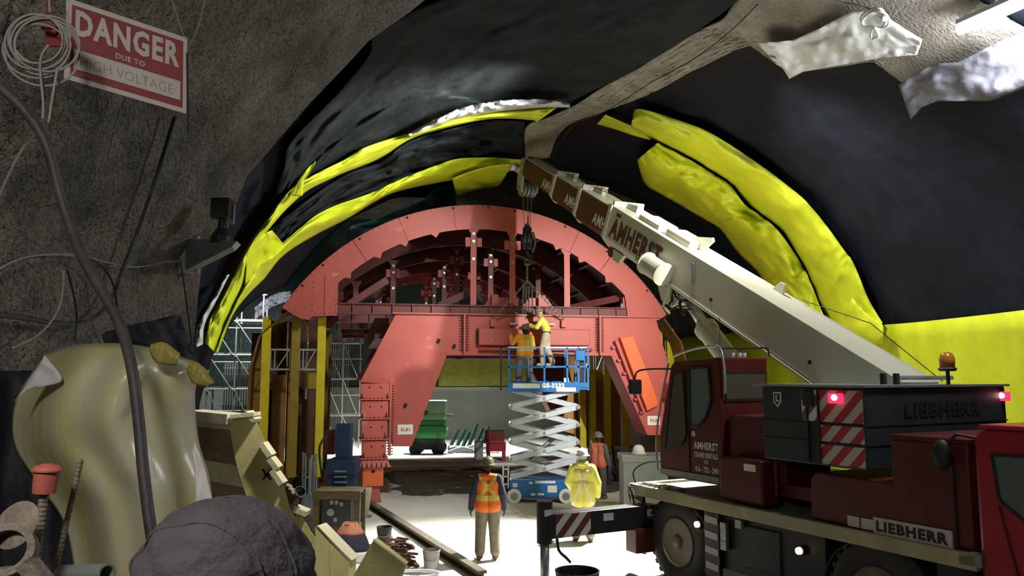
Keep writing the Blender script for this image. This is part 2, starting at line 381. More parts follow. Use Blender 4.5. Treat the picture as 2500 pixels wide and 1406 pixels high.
mb.grid(rows); o = struct(mb.build('floor', M_MUDSHADE, smooth=True))

# vault of the near tunnel, lined with dark membrane; opens on the far left
CUT = [(-0.5, 18.0), (3.83, 18.1), (4.51, 18.4), (4.84, 19.0), (5.23, 19.35), (5.55, 19.95), (5.75, 21.0), (7.6, 21.6), (8.6, 22.6), (9.3, 25.5), (12, 25.5)]
mb = MB(); na, nyv = 110, 90; rows = []
for i in range(na+1):
    a = R_(-14) + R_(208)*i/na
    row = []
    for j in range(nyv+1):
        z0 = SH_Z + SH_R*math.sin(a)
        ymax = lerp_tab(CUT, z0) if math.cos(a) < 0 else 26.0
        Y = -4 + (ymax + 4)*j/nyv
        rr = SH_R + 0.05 + 0.06*nz(a*4, Y*0.5) + 0.035*nz(a*14, Y*1.6, 7)
        row.append((SH_X + rr*math.cos(a), Y, SH_Z + rr*math.sin(a)))
    rows.append(row)
mb.grid(rows); o = struct(mb.build('ceiling', M_MEMB, smooth=True)); solid(o, 0.05)
# far cavern beyond, following the bend
mb = MB(); rows = []
for i in range(61):
    a = R_(-10) + R_(200)*i/60; row = []
    for j in range(41):
        c = -5.5 + 27.5*j/40; rr = 12.6 + 0.25*nz(a*5, c*0.4, 2) + 0.1*nz(a*15, c*1.5, 4)
        row.append(tuple(GF(-1.2 + rr*math.cos(a), c, 1.0 + 0.86*rr*math.sin(a))))
    rows.append(row)
mb.grid(rows); struct(mb.build('ceiling', M_ROCK, smooth=True))
# end wall of the cavern: grey concrete below, dark above, yellow sheet hung on it
mb = MB(); mb.prism([GF(-14, 20, 2.75), GF(12, 20, 2.75), GF(12, 20, 13), GF(-14, 20, 13)], GW*0.4); struct(mb.build('wall_back', M_TARP))
M_GWALL = mat('wall_grey', (0.30, 0.34, 0.31), 0.8, 0, scale=0.8, var=0.2, bump=0.15)
mb = MB(); mb.prism([GF(-14, 19.8, -0.1), GF(12, 19.8, -0.1), GF(12, 19.8, 2.75), GF(-14, 19.8, 2.75)], GW*0.6); struct(mb.build('wall_back', M_GWALL))
rows = [[GF(1.4 + 5.0*i/16 , 19.7 - 0.05*math.sin(i*1.3), 2.8 + 3.8*j/6) for i in range(17)] for j in range(7)]
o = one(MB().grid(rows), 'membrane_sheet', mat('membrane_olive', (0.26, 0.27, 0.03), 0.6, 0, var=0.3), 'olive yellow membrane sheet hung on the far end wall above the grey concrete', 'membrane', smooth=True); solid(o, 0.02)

# rough shotcrete wall on the near left
prof = resample([(x, 0, z) for z, x in ROCK], 230)
mb = MB(); rows = []; nY = 240
for j in range(nY+1):
    Y = (-3.5 + 5.5*j/30) if j < 30 else 2.0 + (ROCK_END - 2.0)*(j - 30)/(nY - 30); row = []
    for q in prof:
        x = q.x + (ROCK_END - Y)*0.03; z = q.z
        near = max(0.0, min(1.0, (6.0 - Y)/2.5))
        d = 0.05*nz(Y*0.7, z*0.7, 1) + (0.02 + 0.04*near)*nz(Y*3, z*3, 2) + (0.008 + 0.06*near)*nz(Y*8, z*8, 3) + (0.004 + 0.05*near)*nz(Y*17, z*17, 4)
        edge = 1 if j < nY else 0.3
        row.append((x - 0.03 + d*edge*0.8, Y, z - 0.2*d))
    rows.append(row)
last = rows[-1]
rows.append([(x - 3.5, ROCK_END + 0.15, z + 1.2) for x, Y, z in last])
rows.append([(x - 5.5, ROCK_END - 2, z + 2.0) for x, Y, z in last])
mb.grid(rows); struct(mb.build('wall_left', M_ROCK, smooth=True))
# raised timber deck under the camera
mb = MB()
deck = struct(MB().bx(-2.9, 2.4, -3.4, 2.9, 1.18, 1.36).build('floor', M_WOODE))
for i in range(14):
    bevel(MB().bx(-2.9 + i*0.38, -2.9 + i*0.38 + 0.365, -3.4, 2.95, 1.36, 1.4).build('plank', M_WOODE, deck), 0.006, 1)
for x in (-2.6, 0, 2.2):
    for y in (-3, 2.6): MB().bx(x-0.06, x+0.06, y-0.06, y+0.06, -0.02, 1.2).build('deck_post', M_GALV, deck)

# ---------------------------------------------------------------- sheets fastened to the vault
def vault_sheet(name, top, bot, material, label, cat='membrane', inset=0.12, bulge=0.0, amp=0.05, fx=6.0, fy=2.0, n=70, m=12, seed=0.0, th=0.012, group=None, sm=True, fade=False, onwall=False):
    A = spline([(p[0], p[1], 0) for p in top], n) if sm else resample([(p[0], p[1], 0) for p in top], n)
    B = spline([(p[0], p[1], 0) for p in bot], n) if sm else resample([(p[0], p[1], 0) for p in bot], n)
    rows = []
    for j in range(m+1):
        v = j/m; row = []
        for i in range(n):
            q = A[i].lerp(B[i], v); u = i/(n-1)
            ins = inset + bulge*math.sin(math.pi*v) + amp*nz(u*fx, v*fy, seed) + 0.4*amp*nz(u*fx*3, v*fy*3, seed + 9)
            if fade: k_ = 1 - v**3; ins = 0.14 + (ins - 0.14)*k_
            hit = SHELL(q.x, q.y, max(0.02, ins))
            if onwall:
                lo, hi = A[i].y, q.y
                def wall_pt(py):
                    h = SHELL(q.x, py, max(0.02, ins))
                    if h.y > 24.8:                      # past the vault's end the wall follows the bend
                        r = ray(q.x, py); h = CAM + r*((10.28 - ins*0.4 + (GQ - CAM).dot(GU))/r.dot(GU))
                    return h
                hit = wall_pt(q.y)
                if hit.z < 0.0:
                    for _ in range(24):
                        mid = (lo + hi)/2
                        if wall_pt(mid).z < 0.0: hi = mid
                        else: lo = mid
                    hit = wall_pt(lo)
            row.append(hit)
        rows.append(row)
    o = tag(MB().grid(rows).build(name, material, smooth=True), label, cat, group)
    return solid(o, th)

vault_sheet('shotcrete_strip', [(1283,392),(1284,312),(1335,288),(1400,258),(1480,208),(1560,165),(1700,78),(1765,45),(1800,0),(1900,-90),(2060,-190)],
            [(1342,384),(1362,332),(1402,298),(1500,262),(1600,222),(1700,168),(1848,108),(1930,172),(2150,152),(2240,205),(2590,120)], M_SHOT,
            'bare grey shotcrete band left open along the crown between the black sheets', 'shotcrete', inset=0.08, amp=0.03, fx=60, fy=16, n=160, m=36, th=0.03)
vault_sheet('fleece_sheet', [(498,812),(560,700),(640,560),(690,420),(712,345),(830,222),(903,130),(912,70),(1000,30),(1180,-45)],
            [(530,790),(600,665),(705,490),(850,395),(1000,326),(1200,262),(1290,278),(1480,206),(1700,76),(1815,-10)], M_FLEECE,
            'wrinkled black fleece sheet spanning the left half of the vault above the yellow hem', 'membrane', inset=0.2, amp=0.16, fx=6, fy=5, n=150, m=70, fade=True)
vault_sheet('fleece_sheet', [(660,560),(720,512),(839,428),(924,398),(1001,345),(1100,316),(1200,294),(1282,298)],
            [(690,600),(760,535),(850,490),(963,446),(1027,420),(1112,392),(1197,388),(1274,392)], M_FLEECE,
            'black fleece band between the two yellow hems on the left', 'membrane', inset=0.15, amp=0.22, fx=9, fy=4, n=90, m=20, seed=4)
vault_sheet('membrane_hem', [(502,838),(510,789),(538,735),(579,654),(604,601),(660,522),(711,461),(771,424),(839,390),(899,356),(997,326),(1073,303),(1140,284),(1250,268),(1362,260)],
            [(526,862),(545,800),(572,740),(592,690),(607,632),(668,545),(741,472),(800,440),(839,422),(924,388),(1001,340),(1073,316),(1197,290),(1300,293),(1306,302)], M_YEL,
            'long thin yellow membrane hem sweeping up the left vault below the wrinkled fleece', 'membrane', inset=0.28, bulge=0.12, amp=0.10, fx=14, fy=2, n=120, seed=1)
vault_sheet('membrane_hem', [(526,850),(560,775),(600,690),(640,630),(691,592),(782,519),(898,474),(963,444),(1027,418),(1112,389),(1197,385),(1274,390)],
            [(530,866),(566,773),(605,720),(645,680),(692,623),(773,572),(851,532),(907,497),(971,467),(1104,440),(1200,430),(1266,412)], M_YEL,
            'lower yellow membrane hem ending beside the crane boom tip', 'membrane', inset=0.3, bulge=0.12, amp=0.10, fx=14, fy=2, n=110, seed=2)
vault_sheet('membrane_flap', [(1104,436),(1150,418),(1200,405),(1250,400)], [(1115,480),(1172,461),(1214,454),(1238,422)], M_YEL,
            'ragged yellow membrane end hanging over the red arch by the boom tip', 'membrane', inset=0.56, amp=0.07, fx=5, fy=3, n=24, m=10, seed=3)
vault_sheet('membrane_patch', [(604,612),(640,575),(664,562)], [(598,700),(650,640),(692,596)], M_YEL,
            'yellow membrane gusset bridging the two hems low on the left', 'membrane', inset=0.36, amp=0.05, fx=4, fy=3, n=20, m=10, seed=5)
vault_sheet('membrane_flap', [(712,478),(735,430),(770,392)], [(738,478),(742,445),(768,400)], M_YEL,
            'small pointed yellow flap sticking up off the long hem', 'membrane', inset=0.55, amp=0.05, fx=4, fy=3, n=14, m=6, seed=6)
vault_sheet('membrane_backing', [(997,326),(1075,285),(1130,262),(1190,250),(1250,243),(1330,243),(1390,252)], [(1000,336),(1075,303),(1140,284),(1190,275),(1250,268),(1330,262),(1392,262)], M_YELBACK,
            'folded white underside of the membrane along the top of the long yellow hem', 'membrane', inset=0.36, bulge=0.1, amp=0.12, fx=16, fy=2, n=60, m=8, seed=8)
vault_sheet('membrane_backing', [(495,840),(500,790),(530,730),(560,670)], [(475,850),(482,800),(512,740),(552,672)], M_YELBACK,
            'crumpled white membrane edge at the foot of the left yellow hems', 'membrane', inset=0.3, bulge=0.1, amp=0.12, fx=9, fy=2, n=30, m=6, seed=9)
vault_sheet('tarp', [(845,605),(853,556),(900,540),(960,515),(1030,490),(1060,462),(1110,448)], [(870,600),(905,575),(945,560),(990,545),(1035,528),(1075,512),(1115,500)], M_TARP,
            'dark green tarpaulin scraps lying over the crest of the red arch', 'tarp', inset=0.2, amp=0.12, fx=8, fy=3, n=40, m=8, seed=11)
vault_sheet('membrane_hem', [(1545,285),(1560,266),(1652,292),(1735,325),(1845,395),(1928,457),(1975,499),(2027,563),(2063,614),(2084,643),(2121,731),(2155,788)],
            [(1540,310),(1606,343),(1684,383),(1741,418),(1782,444),(1819,490),(1902,556),(1956,632),(1979,678),(2010,755),(2040,812),(2085,840)], M_YEL,
            'wide yellow membrane band curving down the right vault, upper of two', 'membrane', inset=0.22, bulge=0.16, amp=0.12, fx=9, fy=2, n=100, seed=12)
vault_sheet('membrane_hem', [(2080,726),(2110,760),(2152,790),(2157,800)], [(2030,838),(2070,842),(2120,842),(2157,838)], M_YEL,
            'folded yellow hem end where the right band meets the floor level sheet', 'membrane', inset=0.4, bulge=0.1, amp=0.06, fx=4, fy=2, n=24, seed=13)
vault_sheet('membrane_tab', [(1478,280),(1510,294),(1550,312),(1590,338)], [(1457,303),(1500,315),(1545,330),(1588,342)], M_YEL,
            'narrow yellow tab with nail holes at the crown end of the right band', 'membrane', inset=0.18, amp=0.04, fx=4, fy=2, n=24, m=6, seed=14)
vault_sheet('membrane_hem', [(1606,348),(1684,390),(1741,425),(1782,452),(1819,500),(1862,530),(1902,566),(1956,643),(1979,690),(2010,768),(2040,830)],
            [(1556,390),(1574,447),(1616,475),(1660,500),(1720,535),(1760,560),(1800,614),(1851,665),(1876,714),(1950,780),(2040,836)], M_YEL,
            'sagging yellow membrane lobe on the right vault behind the crane boom', 'membrane', inset=0.3, bulge=0.3, amp=0.2, fx=9, fy=3, n=100, m=18, seed=15)
vault_sheet('membrane_sheet', [(1600,832),(1700,822),(1800,812),(1950,802),(2155,793),(2300,780),(2500,757),(2620,740)],
            [(1600,1260),(1700,1260),(1800,1260),(1950,1260),(2155,1260),(2300,1320),(2500,1420),(2620,1460)], M_YEL,
            'tall yellow membrane sheet lining the foot of the right wall behind the crane', 'membrane', inset=0.14, amp=0.16, fx=16, fy=1, n=120, m=14, seed=16, onwall=True)
vault_sheet('felt_sheet', [(1848,104),(1895,103),(1938,98),(2000,70),(2045,45),(2085,27),(2130,30),(2175,48),(2252,97)],
            [(1895,156),(1910,163),(1927,192),(1960,175),(2010,166),(2060,157),(2100,150),(2150,141),(2238,134)], M_FELT,
            'blazing white felt offcut pinned to the crown below the coiled rope', 'felt', inset=0.3, amp=0.1, fx=6, fy=3, n=60, m=14, seed=17, sm=False)
vault_sheet('felt_sheet', [(2194,207),(2240,178),(2284,156),(2340,152),(2420,112),(2500,76),(2620,30)],
            [(2224,290),(2250,262),(2290,246),(2330,247),(2420,245),(2500,216),(2620,170)], M_FELTG,
            'grey plastic felt sheet drooping from the crown below the lamp', 'felt', inset=0.35, amp=0.12, fx=6, fy=3, n=60, m=14, seed=18, sm=False)

# ---------------------------------------------------------------- fluorescent lamp on the crown
la, lb = SHELL(2345, 72, 0.32), SHELL(2560, -22, 0.32)
t = thing('tube_lamp', 'glaring white fluorescent tube lamp fixed to the crown', 'lamp', tuple(la))
d = (lb - la).normalized()
MB().beam(la + Vector((0.03, 0, 0.09)), lb + Vector((0.03, 0, 0.09)), 0.2, 0.06).build('housing', M_WHITE, t)
MB().cyl(la, lb, 0.07, n=18).build('tube', M_TUBE, t, smooth=True)
for p in (la, lb): MB().beam(p, p + Vector((0.07, 0, 0.17)), 0.06, 0.05).build('end_cap', M_WHITE, t)
MB().beam(la.lerp(lb, .3) + Vector((0.03, 0, 0.1)), la.lerp(lb, .3) + Vector((0.22, 0.0, 0.3)), 0.05, 0.03).build('bracket', M_STEEL, t)

# ================================================================ RED FORMWORK GANTRY (local: x across, y along the bend, z up)
ACX, ACZ, RO, RI = 0.5, 1.74, 6.58, 5.87
gan = thing('tunnel_gantry', 'huge red steel arch formwork gantry standing across the tunnel on portal legs', 'gantry', tuple(GQ), GA)
def apt(a, r, y=0.0): return Vector((ACX + r*math.cos(R_(a)), y, ACZ + r*math.sin(R_(a))))
def ringpoly(a0, a1, r0, r1, n=14, y=0.0):
    return [apt(a0 + (a1-a0)*i/n, r1, y) for i in range(n+1)] + [apt(a1 + (a0-a1)*i/n, r0, y) for i in range(n+1)]
XZ = lambda pts, y=0.0: [Vector((p[0], y, p[1])) for p in pts]
# front arch plate in bolted segments
segs = [(124.6, 112), (112, 98), (98, 78), (78, 64), (64, 53.4)]
for a0, a1 in segs:
    MB().prism(ringpoly(a0 - 0.05, a1 + 0.05, RI, RO), (0, 0.05, 0)).build('arch_plate', M_RED, gan, local=True)
lp = [apt(148 + (124.7-148)*i/12, RO) for i in range(13)] + [apt(124.7 + (134.4-124.7)*i/5, RI) for i in range(6)] + XZ([(-3.6, 5.03), (-4.28, 5.0), (-4.36, 4.9), (-4.55, 4.92), (-4.75, 5.02)])
MB().prism(lp, (0, 0.05, 0)).build('arch_plate', M_RED, gan, local=True)
rp = [apt(31.8 + (53.3-31.8)*i/12, RO) for i in range(13)] + [apt(53.3 + (43.2-53.3)*i/5, RI) for i in range(6)] + XZ([(4.86, 5.1), (5.55, 5.12), (5.65, 5.0), (5.85, 5.05)])
MB().prism(rp, (0, 0.05, 0)).build('arch_plate', M_RED, gan, local=True)
# gusset tabs and bolt heads on the inner edge, lifting holes near the outer edge
for a in (131, 121, 113, 104, 76, 68, 60, 50):
    p = apt(a, RI, -0.01); q = apt(a, RI - 0.13, -0.01); tdir = Vector((-math.sin(R_(a)), 0, math.cos(R_(a))))
    MB().prism([p + tdir*0.13, p - tdir*0.13, q], (0, 0.06, 0)).build('gusset', M_RED, gan, local=True)
for a in (141, 134, 123, 110, 98, 89, 82, 68, 55, 40): MB().cyl(apt(a, RO - 0.07, -0.012), apt(a, RO - 0.07, 0.01), 0.035, n=10).build('lifting_hole', M_DARKHOLE, gan, local=True)
mbb = MB()
for a in np.arange(34, 147, 1.7): mbb.cyl(apt(a, RO - 0.035, -0.01), apt(a, RO - 0.035, 0.0), 0.012, n=6)
for z in np.arange(5.15, 6.3, 0.16):
    for x in (-4.28, -3.66): mbb.cyl((x, -0.01, z), (x, 0, z), 0.014, n=6)
for x in np.arange(-4.2, -3.6, 0.13): mbb.cyl((x, -0.01, 5.08), (x, 0, 5.08), 0.014, n=6)
mbb.build('bolt_row', M_DARKHOLE, gan, local=True)['kind'] = 'stuff'
MB().box((-3.96, -0.006, 5.6), (0.012, 0.012, 1.15)).build('weld_seam', M_REDSHADE, gan, local=True)
# skin plate and purlins, one panel between each pair of rings
NF, DS = 5, 3.6
for k in range(4):
    rows = [[apt(149 - 118*i/40, RO - 0.012, 0.05 + DS*(k + j/2)) for i in range(41)] for j in range(3)]
    solid(MB().grid(rows).build('skin_plate', M_REDSHADE, gan, local=True, smooth=True), 0.012)
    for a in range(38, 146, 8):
        MB().beam(apt(a, RO - 0.10, 0.05 + DS*k), apt(a, RO - 0.10, DS*(k+1)), 0.08, 0.14, up=apt(a, 1) - apt(a, 0)).build('purlin', M_REDSHADE, gan, local=True)
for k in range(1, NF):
    MB().prism(ringpoly(146, 33, 5.98, RO - 0.03, n=30, y=DS*k - 0.06), (0, 0.12, 0)).build('ring_rib', M_REDSHADE, gan, local=True)
# lower chords and upright struts on every ring
for k in range(NF):
    y = DS*k
    ch = MB(); ch.bx(-3.62, 4.86, y + 0.06, y + 0.12, 5.1, 5.38); ch.bx(-3.62, 4.86, y - 0.02, y + 0.2, 5.08, 5.11); ch.bx(-3.62, 4.86, y - 0.02, y + 0.2, 5.36, 5.39)
    for x in np.arange(-3.2, 4.8, 0.55): ch.bx(x, x + 0.02, y - 0.01, y + 0.19, 5.11, 5.36)
    ch.build('lower_chord', M_REDSHADE, gan, local=True)
    for x in ([0.2, 1.35, 3.0] if k == 0 else [-1.9, -3.1, 0.2, 1.35, 3.0]):
        ztop = ACZ + math.sqrt(RI**2 - (x - ACX)**2) + 0.04
        s = MB(); s.bx(x - 0.085, x + 0.085, y + 0.04, y + 0.07, 5.38, ztop); s.bx(x - 0.02, x + 0.02, y + 0.07, y + 0.2, 5.38, ztop)
        s.prism(XZ([(x - 0.2, ztop + 0.02), (x + 0.2, ztop + 0.02), (x + 0.085, ztop - 0.16), (x - 0.085, ztop - 0.16)], y + 0.03), (0, 0.03, 0))
        st = s.build('strut', M_RED if k == 0 else M_REDSHADE, gan, local=True)
        if ztop - 5.38 > 1.2 and x < 2.5:
            zz = ztop - 0.42
            for xo in (-0.24, 0.1): MB().bx(x + xo, x + xo + 0.14, y + 0.02, y + 0.09, zz - 0.13, zz + 0.13).build('bracket', M_RED, st, local=True)
            b = MB()
            for dz in (0.12, 0.34, 0.86): b.cyl((x, y + 0.02, ztop - dz - 0.05), (x, y + 0.04, ztop - dz - 0.05), 0.045, n=10)
            b.build('bolt', M_GALV, st, local=True)['kind'] = 'stuff'
# inclined box braces inside the arch
for p, q in (((-0.7, 0.9, 5.42), (0.55, 0.9, 6.0)), ((-3.3, 1.2, 5.45), (-2.2, 1.2, 6.2)), ((3.4, 1.4, 5.45), (4.9, 0.5, 5.75))):
    MB().beam(p, q, 0.2, 0.2).build('brace', M_REDSHADE, gan, local=True)
for x in (0.75, 2.15, 4.75): MB().bx(x, x + 0.2, 0.1, 0.3, 5.4, 5.72).build('stub', M_RED, gan, local=True)
for x in (0.55, 1.7):
    MB().prism(XZ([(x, 5.39), (x + 0.95, 5.39), (x + 0.75, 5.66), (x + 0.2, 5.66)], 0.3), (0, 0.1, 0)).build('saddle', M_RED, gan, local=True)
# portal frames (front and rear): leg, beam, leg
def portal(y, d, m):
    MB().prism(XZ([(-2.0, 5.1), (-2.95, 3.2), (-2.2, 3.15), (-2.02, 1.44), (-1.51, 1.43), (-0.51, 4.06), (-0.08, 4.06), (-0.08, 5.1)], y), (0, d, 0)).build('portal_leg', m, gan, local=True)
    MB().prism(XZ([(-0.05, 4.06), (3.95, 4.05), (3.95, 5.1), (-0.05, 5.1)], y), (0, d, 0)).build('portal_beam', m, gan, local=True)
    MB().prism(XZ([(3.98, 4.05), (4.29, 4.05), (5.42, 1.63), (5.9, 1.63), (6.25, 3.2), (5.75, 5.1), (3.98, 5.1)], y), (0, d, 0)).build('portal_leg', m, gan, local=True)
    for x in (-0.065, 3.965):
        fl = MB(); fl.bx(x - 0.03, x + 0.03, y - 0.13, y + d, 3.98, 5.14)
        f = fl.build('joint_flange', m, gan, local=True)
        bb = MB()
        for i in range(14):
            z = 4.08 + i*0.075
            bb.cyl((x - 0.1, y - 0.07, z), (x + 0.1, y - 0.07, z), 0.014, n=6)
            bb.prism([(x - 0.16, y - 0.001, z + 0.03), (x - 0.03, y - 0.001, z + 0.03), (x - 0.03, y - 0.06, z + 0.03)], (0, 0, 0.012))
            bb.prism([(x + 0.16, y - 0.001, z + 0.03), (x + 0.03, y - 0.001, z + 0.03), (x + 0.03, y - 0.06, z + 0.03)], (0, 0, 0.012))
        bb.build('flange_bolt', M_DARKHOLE if False else M_REDSHADE, f, local=True)['kind'] = 'stuff'
portal(0.02, 0.9, M_RED); portal(11.0, 0.9, M_REDSHADE)
MB().bx(-0.6, 4.4, 0.0, 0.9, 3.96, 4.06).build('beam_flange', M_RED, gan, local=True)
MB().bx(-2.1, 5.9, -0.06, 0.95, 5.1, 5.14).build('beam_flange', M_RED, gan, local=True)
cv = bevel(MB().bx(0.33, 3.64, -0.12, 0.03, 4.24, 4.72).build('cover_plate', M_RED, gan, local=True), 0.03)
cb = MB()
for i in range(12): cb.bx(0.28, 0.34, -0.13, -0.05, 4.25 + i*0.04, 4.275 + i*0.04)
cb.build('plate_bolt', M_DARKHOLE, cv, local=True)['kind'] = 'stuff'
MB().cyl((0.35, -0.1, 4.13), (3.7, -0.1, 4.13), 0.05, n=10).build('pipe', M_RED, gan, local=True, smooth=True)
for x in (0.75, 2.85):
    lug = MB(); lug.bx(x - 0.07, x + 0.07, -0.12, 0.03, 4.78, 4.98)
    lug.build('lifting_lug', M_RED, gan, local=True)
for x in (1.25, 2.3): MB().cyl((x, -0.1, 4.86), (x + 0.28, -0.1, 4.86), 0.03, n=10).build('handle_bar', M_YELBACK, gan, local=True)
for y in (0.92,):
    for x in (-2.35, 5.7): MB().beam((x, y, 4.75), (x, 11.0, 4.75), 0.4, 0.6).build('side_girder', M_REDSHADE, gan, local=True)
# orange primed box on the right leg
po = [(4.55, 4.50), (4.97, 4.56), (5.72, 2.62), (5.68, 2.48), (5.36, 2.34)]
ob = MB().prism(XZ(po, -0.16), (0, 0.18, 0)).build('primed_box', M_ORG, gan, local=True); bevel(ob, 0.03)
MB().beam((4.42, -0.08, 4.40), (5.26, -0.08, 2.30), 0.2, 0.07).build('box_rim', M_RED, ob, local=True)
for i in range(6):
    t_ = i/5; MB().box((4.36 + 0.84*t_, -0.06, 4.2 - 1.9*t_), (0.1, 0.12, 0.06)).build('tab', M_RED, ob, local=True)
# column of stacked leg sections, skirt, jack box, foot (left and right)
for sgn, x0, dep in ((1, -2.94, 0.0), (-1, 6.72, 0.0)):
    def X(a): return x0 + sgn*(a + 2.94)
    col = []
    zs = [3.18, 2.72, 2.2, 1.65, 1.14]
    for i in range(4):
        a, b = zs[i], zs[i+1]; l0 = -2.94 + 0.025*i; l1 = -2.16 - 0.02*i
        s = MB(); xa, xb = sorted((X(l0), X(l1))); s.bx(xa, xb, -0.32, 0.42, b + 0.03, a - 0.02)
        c_ = bevel(s.build('leg_section', M_RED, gan, local=True), 0.01, 1)
        f = MB(); f.bx(xa - 0.05, xb + 0.05, -0.37, 0.47, b, b + 0.035); f.build('flange', M_RED, c_, local=True)
        g = MB()
        for xx in (xa + 0.02, xb - 0.08):
            g.prism([(xx, -0.37, b + 0.035), (xx + 0.06, -0.37, b + 0.035), (xx + 0.03, -0.33, b + 0.2)], (0, 0.04, 0))
        for q in range(5): g.cyl((xa + 0.15 + q*0.11, -0.345, b - 0.03), (xa + 0.15 + q*0.11, -0.345, b + 0.06), 0.014, n=6)
        for q in (0.25, 0.55): g.cyl((xa + q, -0.33, b + 0.34), (xa + q, -0.31, b + 0.34), 0.025, n=8)
        g.build('stiffener', M_DARKHOLE, c_, local=True)['kind'] = 'stuff'
    xa, xb = sorted((X(-2.9), X(-2.16)))
    s = MB(); z = 1.14
    for (ya, yb, a0, b0, a1, b1) in ((-0.32, 0.42, xa + 0.06, xb - 0.04, xa - 0.05, xb + 0.08),):
        s.add([(a0, ya, z), (b0, ya, z), (b0, yb, z), (a0, yb, z), (a1, ya - 0.08, 0.93), (b1, ya - 0.08, 0.93), (b1, yb + 0.08, 0.93), (a1, yb + 0.08, 0.93)],
              [(0,1,2,3), (4,7,6,5), (0,4,5,1), (1,5,6,2), (2,6,7,3), (3,7,4,0)])
    sk = s.build('skirt', M_RED, gan, local=True)
    g = MB()
    for q in range(6):
        xx = xa + 0.02 + q*0.128; g.prism([(xx, -0.41, 0.94), (xx + 0.05, -0.41, 0.94), (xx + 0.025, -0.345, 1.08)], (0, 0.03, 0))
    g.build('rib', M_DARKHOLE, sk, local=True)['kind'] = 'stuff'
    jb = bevel(MB().bx(X(-2.83) if sgn > 0 else X(-2.28), X(-2.28) if sgn > 0 else X(-2.83), -0.3, 0.4, 0.42, 0.93).build('jack_box', M_ORG if sgn > 0 else M_RED, gan, local=True), 0.01, 1)
    xm = (X(-2.83) + X(-2.28))/2
    MB().bx(xm - 0.05, xm + 0.05, -0.31, -0.29, 0.78, 0.85).build('slot', M_DARKHOLE, jb, local=True)
    f = MB(); xa, xb = xm - 0.17, xm + 0.2
    f.add([(xa + 0.03, -0.2, 0.43), (xb - 0.03, -0.2, 0.43), (xb - 0.03, 0.3, 0.43), (xa + 0.03, 0.3, 0.43), (xa - 0.03, -0.27, 0.0), (xb + 0.03, -0.27, 0.0), (xb + 0.03, 0.37, 0.0), (xa - 0.03, 0.37, 0.0)],
          [(0,1,2,3), (4,7,6,5), (0,4,5,1), (1,5,6,2), (2,6,7,3), (3,7,4,0)])
    f.build('foot', M_RED, gan, local=True)
# long bolted flange between column and leg plate
fl = MB().bx(-2.14, -2.08, -0.12, 0.3, 1.2, 3.18).build('joint_flange', M_RED, gan, local=True)
bb = MB()
for i in range(26): bb.cyl((-2.2, -0.07, 1.24 + i*0.074), (-2.02, -0.07, 1.24 + i*0.074), 0.014, n=6)
bb.build('flange_bolt', M_DARKHOLE, fl, local=True)['kind'] = 'stuff'
for x, z in ((-1.7, 2.55), (-1.12, 2.35), (-0.8, 4.35), (-0.35, 4.2)):
    MB().box((x, 0.01, z), (0.09, 0.03, 0.13), Matrix.Rotation(R_(25), 3, 'Y')).build('slot', M_DARKHOLE, gan, local=True)
# white stencilled number plates
for x, z, s, wdt in ((-1.90, 1.76, 'ELB1', 0.42), (5.42, 1.92, 'FLB', 0.4)):
    pl = MB().bx(x, x + wdt, 0.005, 0.025, z, z + 0.27).build('number_plate', M_WHITE, gan, local=True); pl['label'] = 'white stencilled number plate'
    text(s, 'lettering', M_RED, pl, (x + 0.09, 0.004, z + 0.09), (1, 0, 0), (0, 0, 1), wdt - 0.17, 0.09, local=True)

# ---------------------------------------------------------------- yellow and brown side forms
def lat_at(px, c):
    v = ray(px, 850); t_ = (c + GQ.dot(GW)) / (v.x*GW.x + v.y*GW.y); p = v*t_
    return (p - GQ).dot(GU)
def side_form(label, rows_, skin, pan):
    sf = thing('side_form', label, 'formwork', tuple(GQ), GA)
    for a, b in zip(skin, skin[1:]):
        for k in range(4):
            MB().prism([(a[0], 0.3 + 3.6*k, a[1]), (b[0], 0.3 + 3.6*k, b[1]), (b[0] + 0.03, 0.3 + 3.6*k, b[1]), (a[0] + 0.03, 0.3 + 3.6*k, a[1] + 0.02)], (0, 3.57, 0)).build('skin_panel', M_BROWN, sf, local=True)
    for c, lats, z0, z1 in rows_:
        for l in lats:
            s = MB(); s.bx(l - 0.11, l + 0.11, c - 0.1, c - 0.07, z0, z1); s.bx(l - 0.11, l + 0.11, c + 0.07, c + 0.1, z0, z1); s.bx(l - 0.06, l + 0.06, c - 0.07, c + 0.07, z0, z1)
            p = s.build('post', M_YPOST if (c < 1 and l not in lats[1:2]) or l > 4 else M_YSHADE, sf, local=True)
            j = MB(); j.cyl((l, c, 0.0), (l, c, z0 + 0.02), 0.05, n=10); j.bx(l - 0.13, l + 0.13, c - 0.13, c + 0.13, 0, 0.02)
            j.build('screw_jack', M_DARKST, p, local=True)
        for l0, l1 in zip(lats, lats[1:]):
            if l1 - l0 > 1.4: continue
            zt, zb = 4.1, 3.55
            for z in (zt, zb): MB().beam((l0 + 0.1, c, z), (l1 - 0.1, c, z), 0.05, 0.05).build('lattice_chord', M_GALV, sf, local=True)
            b = MB()
            for q in (0.16, 0.3, 0.84): xx = l0 + (l1 - l0)*q; b.beam((xx, c, zb), (xx, c, zt), 0.03, 0.03, up=(0, 1, 0))
            b.beam((l0 + (l1 - l0)*0.36, c, zb), (l0 + (l1 - l0)*0.78, c, zt), 0.03, 0.03, up=(0, 1, 0))
            b.build('lattice_bar', M_GALV, sf, local=True)['kind'] = 'stuff'
    for c, l0, l1, z0, z1, m in pan:
        MB().bx(l0, l1, c, c + 0.05, z0, z1).build('form_panel', m, sf, local=True)
    return sf
L3 = [lat_at(p, 0.6) for p in (650, 722, 785)]
